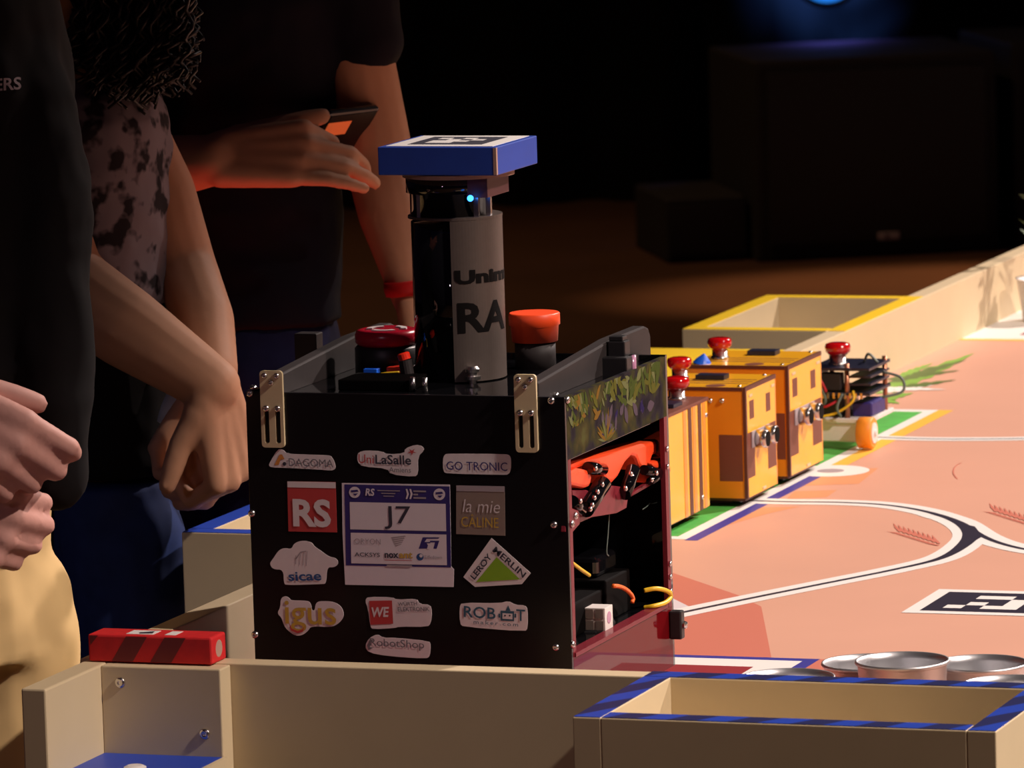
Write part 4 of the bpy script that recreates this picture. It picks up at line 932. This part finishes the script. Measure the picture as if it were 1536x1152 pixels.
body.build('body', 'skin_pink', A, 3.2, 5)
jk = Blob()
jk.put(loftgeo([((-208, 195, 195), 92, 125, 0.3), ((-208, 190, 300), 92, 122, 0.3), ((-208, 188, 420), 96, 125, 0.3), ((-210, 186, 520), 100, 122, 0.3), ((-212, 185, 590), 96, 110, 0.3), ((-214, 183, 650), 80, 85, 0.3), ((-214, 182, 700), 62, 62, 0.3), ((-214, 182, 720), 60, 58, 0.3)]))
jk.chain([P(-30, 0, 172), P(18, 120, 168), P(58, 250, 160), P(68, 400, 150), P(74, 520, 140), P(80, 610, 132), P(84, 690, 130)], [52, 48, 44, 40, 36, 30, 24])
jk.chain([shR, elR, P(-130, 552, 0)], [52, 46, 36])
jk.build('jacket', 'black_cloth', A, 6, 5, folds=14, fsize=70)
g = Blob()
g.put(loftgeo([((-226, 190, 50), 84, 104, 0.2), ((-226, 190, 160), 80, 104, 0.2), ((-226, 190, 215), 78, 102, 0.2)]))
hipA = np.array([-226, 195, 90.0])
for k in (-1, 1):
    h = hipA+RT*40*k; kn = h+RT*(8*k)+np.array([6, -10, -400]); an = kn+np.array([0, 8, -400]); g.chain([h, (h+kn)/2, kn, (kn+an)/2, an], [58, 58, 56, 54, 52])
g.build('trousers', 'khaki', A, 6, 5, folds=15, fsize=85)
for k in (-1, 1):
    h = hipA+RT*48*k+np.array([6, -2, 0]); q = Blob(); q.put(capsgeo((h[0], h[1], FLOOR+38), 38, (h[0]+60*fa[0], h[1]+60*fa[1], FLOOR+34), 34)); q.put(capsgeo((h[0]+60*fa[0], h[1]+60*fa[1], FLOOR+34), 34, (h[0]+140*fa[0], h[1]+140*fa[1], FLOOR+28), 28)); q.build('shoe', 'shoe', A, 8, 3)
hb = Blob(); hb.put(ellgeo(hd+UPV*30-fa*14, [np.array(fa)*102, np.cross(UPV, fa)*86, UPV*98])); hb.build('hair', 'hair_dark', A, 7, 3); eyes(A, hd, fa)
A.location += Vector((0.048, -0.110, 0)); ORG[A.name] += np.array([48, -110, 0]); bpy.context.view_layer.update()

# --- person with curly hair and spotted top
Bp = thing('person', (-315, 690, FLOOR), 'person with long curly dark hair, grey spotted top and blue jeans', 'person')
body = Blob(); hd = P(95, -160, 690); fa = vec(0.35, -0.1, 0.9)
head(body, hd, fa, 112); nk = P(98, 10, 690); body.put(capsgeo(hd-UPV*60, 46, nk, 48)); body.put(capsgeo(nk, 46, P(105, 110, 690), 58)); body.put(capsgeo(P(120, 160, 690), 55, P(140, 600, 690), 60))
shl = P(190, 180, 710); ell = P(276, 400, 720); wrl = P(318, 556, 640)
body.chain([shl, P(244, 285, 722), ell, P(306, 480, 680), wrl], [32, 30, 30, 28, 24])
shr = P(50, 170, 640); elr = P(95, 425, 600); wrr = P(318, 578, 585)
body.chain([shr, elr, P(190, 492, 590), wrr], [36, 40, 37, 26])
legs(body, P(170, 760, 700), 25, TO, [45, 36, 30])
hand(body, wrr+vec(0.3, -1, 0)*4, vec(0.22, -1.0, -0.05), vec(0.75, 0.2, 0.75), 1, 0.92, ((70, 75, 45), (74, 78, 45), (78, 78, 45), (80, 78, 45)), 3, thumb_dir=vec(-0.5, -0.7, 0.1), tl=0.8, wr=27)
hand(body, P(306, 590, 655), vec(-0.45, -0.85, 0.0), vec(-0.4, 0.1, -0.6), 1, 0.8, ((50, 60, 40),)*4, 3, tl=0.8)
body.build('body', 'skin', Bp, 3.2, 5)
t_ = Blob()
t_.put(loftgeo([(P(150, 456, 690), 66, 88, 0.2), (P(149, 420, 690), 67, 90, 0.2), (P(147, 330, 690), 67, 92, 0.2), (P(145, 240, 690), 68, 92, 0.2), (P(142, 180, 690), 68, 90, 0.2), (P(134, 140, 690), 64, 78, 0.2), (P(118, 112, 690), 46, 56, 0.2)]))
t_.chain([P(196, 178, 700), P(216, 240, 705)], [36, 30]); t_.chain([P(40, 160, 640), P(60, 260, 625)], [46, 46])
t_.build('top', 'leopard', Bp, 5, 5, folds=9, fsize=50)
g = Blob(); g.put(loftgeo([(P(170, 705, 695), 66, 86, 0.2), (P(160, 600, 695), 68, 88, 0.2), (P(154, 500, 695), 68, 88, 0.2), (P(150, 445, 695), 63, 84, 0.2)])); g.build('undershirt', 'black_cloth', Bp, 6, 4, folds=8, fsize=60)
g = Blob(); hipB = P(178, 790, 700); g.put(loftgeo([(P(182, 860, 700), 50, 84, 0.2), (P(178, 780, 700), 56, 88, 0.2), (P(172, 712, 695), 60, 88, 0.2)]))
for k in (-1, 1):
    h = hipB+RT*10*k+TO*(34*k); kn = h+np.array([0, 0, -380])+RT*6*k; an = kn+np.array([0, 0, -FLOOR*0+0])+np.array([0, 0, -(kn[2]-FLOOR-70)]); g.chain([h, (h+kn)/2, kn, an], [54, 53, 48, 44])
g.build('jeans', 'denim', Bp, 6, 4, folds=8, fsize=60)
for k in (-1, 1):
    h = hipB+RT*22*k+TO*(30*k); q = Blob(); q.put(capsgeo((h[0], h[1], FLOOR+34), 36, (h[0]+150*RT[0], h[1]+150*RT[1], FLOOR+27), 27)); q.build('shoe', 'shoe', Bp, 8, 3)
q0 = P(268, 618, 650); lathe('wrist_band', q0-vec(0.4, 1, 0)*14, vec(0.4, 1, 0), [(16, 0), (17, 14), (16, 28)], 'white_cloth', Bp, 20, True)
# curls
hv = []; hf = []
def addg(g_):
    n_ = len(hv); hv.extend(g_[0]); hf.extend([tuple(i+n_ for i in q) for q in g_[1]])
r2 = random.Random(11)
for k in range(260):
    u_ = r2.random(); x0 = 108+178*u_; dep = r2.uniform(610, 700)
    y1_ = (165-70*abs((x0-190)/95)**1.5)*r2.uniform(0.75, 1.06) if x0 < 262 else r2.uniform(60, 150)
    a0_ = P(70+170*u_, -240+60*abs(u_-0.4), dep+20); a1_ = P(x0, r2.uniform(-70, 30), dep); a2_ = P(x0+r2.uniform(-16, 14), y1_, dep-6)
    path = spline([a0_, a1_, a2_], 14); ph = r2.uniform(0, 6.28); rc = r2.uniform(3, 8); turns = r2.uniform(5, 9)
    pts = []
    for i, p in enumerate(path):
        t_2 = i/(len(path)-1); an_ = ph+turns*6.28*t_2; pts.append(p+RT*rc*math.cos(an_)*(0.3+t_2)+TO*rc*math.sin(an_)*(0.3+t_2))
    addg(tubegeo(pts, [2.8*(1-0.5*i/len(pts)) for i in range(len(pts))], 5))
addg(ellgeo(hd+UPV*34-np.array(fa)*16, [np.array(fa)*104, np.cross(UPV, fa)*96, UPV*104]))
addg(ellgeo(P(195, -40, 680), [RT*52, TO*40, UPV*95])); addg(ellgeo(P(190, 60, 668), [RT*44, TO*30, UPV*52]))
o = obj('hair', hv, hf, 'hair_dark', Bp, smooth=True); eyes(Bp, hd, fa)

# --- person in navy t-shirt holding a phone
Cp = thing('person', (-395, 1190, FLOOR), 'person in dark navy t-shirt and jeans looking at a phone', 'person')
YC = 1190; body = Blob(); hd = P(300, -330, YC-20); fa = vec(0.25, -0.5, 0.85); cC = P(300, 0, YC)
head(body, hd, fa); body.put(capsgeo(hd-UPV*60, 56, P(300, -110, YC), 60)); body.put(capsgeo(P(300, 0, YC), 90, P(300, 440, YC), 85))
shl = P(518, -60, YC); ell = P(568, 235, YC+10); wrl = P(620, 445, YC-30)
body.chain([shl, P(538, 90, YC), ell, P(588, 320, YC-5), wrl], [42, 36, 35, 34, 22])
hand(body, wrl+vec(0.1, -1, 0)*4, vec(0.15, -1, 0.1), vec(1, 0.1, 0.3), -1, 1.0, ((20, 30, 20),)*4, 4)
shr = P(60, -60, YC-20); elr = P(95, 285, YC-90); wrr = P(322, 240, YC-175)
body.chain([shr, elr, P(225, 254, YC-150), wrr], [46, 40, 34, 25])
legs(body, P(300, 560, YC), 70, RT, [55, 45, 34])
hand(body, wrr+vec(1, 0.05, 0)*2, vec(0.90, 0.04, 0.10), vec(0.05, 0.50, 0.80), -1, 0.96, ((58, 50, 24), (34, 38, 18), (22, 28, 14), (8, 16, 10)), 4, thumb_dir=vec(0.9, 0.25, -0.4), tl=1.0, wr=27)
body.build('body', 'skin', Cp, 3.4, 5)
t_ = Blob()
t_.put(loftgeo([(P(305, 478, YC), 160, 112, -0.34), (P(302, 380, YC), 160, 110, -0.34), (P(300, 250, YC), 160, 114, -0.34), (P(299, 100, YC), 162, 118, -0.34), (P(299, 0, YC), 160, 116, -0.34), (P(299, -70, YC), 150, 100, -0.34), (P(300, -125, YC), 80, 70, -0.34)]))
t_.chain([P(506, -55, YC), P(538, 58, YC)], [56, 45]); t_.chain([P(75, -55, YC-20), P(70, 90, YC-50)], [60, 54])
t_.build('t_shirt', 'navy_cloth', Cp, 6, 5, folds=12, fsize=80)
g = Blob(); g.put(loftgeo([(P(303, 660, YC), 150, 112, -0.34), (P(304, 560, YC), 154, 114, -0.34), (P(304, 470, YC), 150, 110, -0.34)]))
hipC = P(303, 640, YC)
for k in (-1, 1):
    h = hipC+RT*78*k; kn = h+np.array([0, 0, -380])+RT*8*k; an = np.array([kn[0], kn[1], FLOOR+70]); g.chain([h, (h+kn)/2, kn, an], [80, 76, 64, 54])
g.build('jeans', 'denim_dark', Cp, 6, 4, folds=12, fsize=70)
for k in (-1, 1):
    h = hipC+RT*84*k; q = Blob(); q.put(capsgeo((h[0], h[1], FLOOR+38), 40, (h[0]+170*TO[0], h[1]+170*TO[1], FLOOR+30), 30)); q.build('shoe', 'shoe', Cp, 8, 3)
hb = Blob(); hb.put(ellgeo(hd+UPV*30-np.array(fa)*14, [np.array(fa)*102, np.cross(UPV, fa)*86, UPV*98])); hb.build('hair', 'hair_dark', Cp, 7, 3); eyes(Cp, hd, fa)
lathe('bracelet', wrl+vec(-0.1, 1, 0)*4, vec(-0.12, 1, 0), [(27, 0), (28, 7), (27, 14)], 'bracelet_red', Cp, 24, True)
# phone in the hand
ptl = P(496, 171, YC-92)
pw_ = RT*48-TO*50; pl_ = -RT*55-UPV*95-TO*53; pn = np.cross(pl_, pw_); pn /= np.linalg.norm(pn)
if pn@TO < 0: pn = -pn
ph = thing('phone', ptl+pl_+pw_/2, 'black phone held up in the hand of the navy t-shirt wearer', 'phone')
def pquad(name, u0, u1, v0, v1, off, th, m, par, bev=0):
    return prism(name, [ptl+pw_*u+pl_*v+pn*off for u, v in ((u0, v0), (u1, v0), (u1, v1), (u0, v1))], pn*th, m, par, bev)
pquad('phone_body', 0, 1, 0, 1, -8, 8, 'phone_black', ph, 3); pquad('back_glass', 0.05, 0.95, 0.03, 0.97, 0, 0.4, 'phone_black', ph)
pquad('lit_reflection', 0.06, 0.52, 0.10, 0.24, 0.45, 0.2, 'phone_reflection', ph)  # orange reflection put in as a faintly glowing patch
# jacket lettering sits on the cloth: dropped onto the jacket surface
jo = [c for c in A.children if c.name.startswith('jacket')][0]
bpy.context.view_layer.update()
def on_jacket(px, py):
    o_ = Vector(_C*S); d_ = Vector(_d+_r*(px-768)/F+_u*(576-py)/F).normalized(); inv = jo.matrix_world.inverted()
    ok, loc, nrm, ix = jo.ray_cast(inv @ o_, (inv.to_3x3() @ d_).normalized())
    w_ = np.array(jo.matrix_world @ loc)/S if ok else P(px, py, 60)
    return w_-np.array(d_)*1.5
text('chest_lettering', 'ERS', (0, 0, 0), (1, 0, 0), (0, 0, 1), 'ink_pale', A, 0.02, warp=lambda u_, v_: on_jacket(-8+40*u_, 137-3*u_-19*v_))
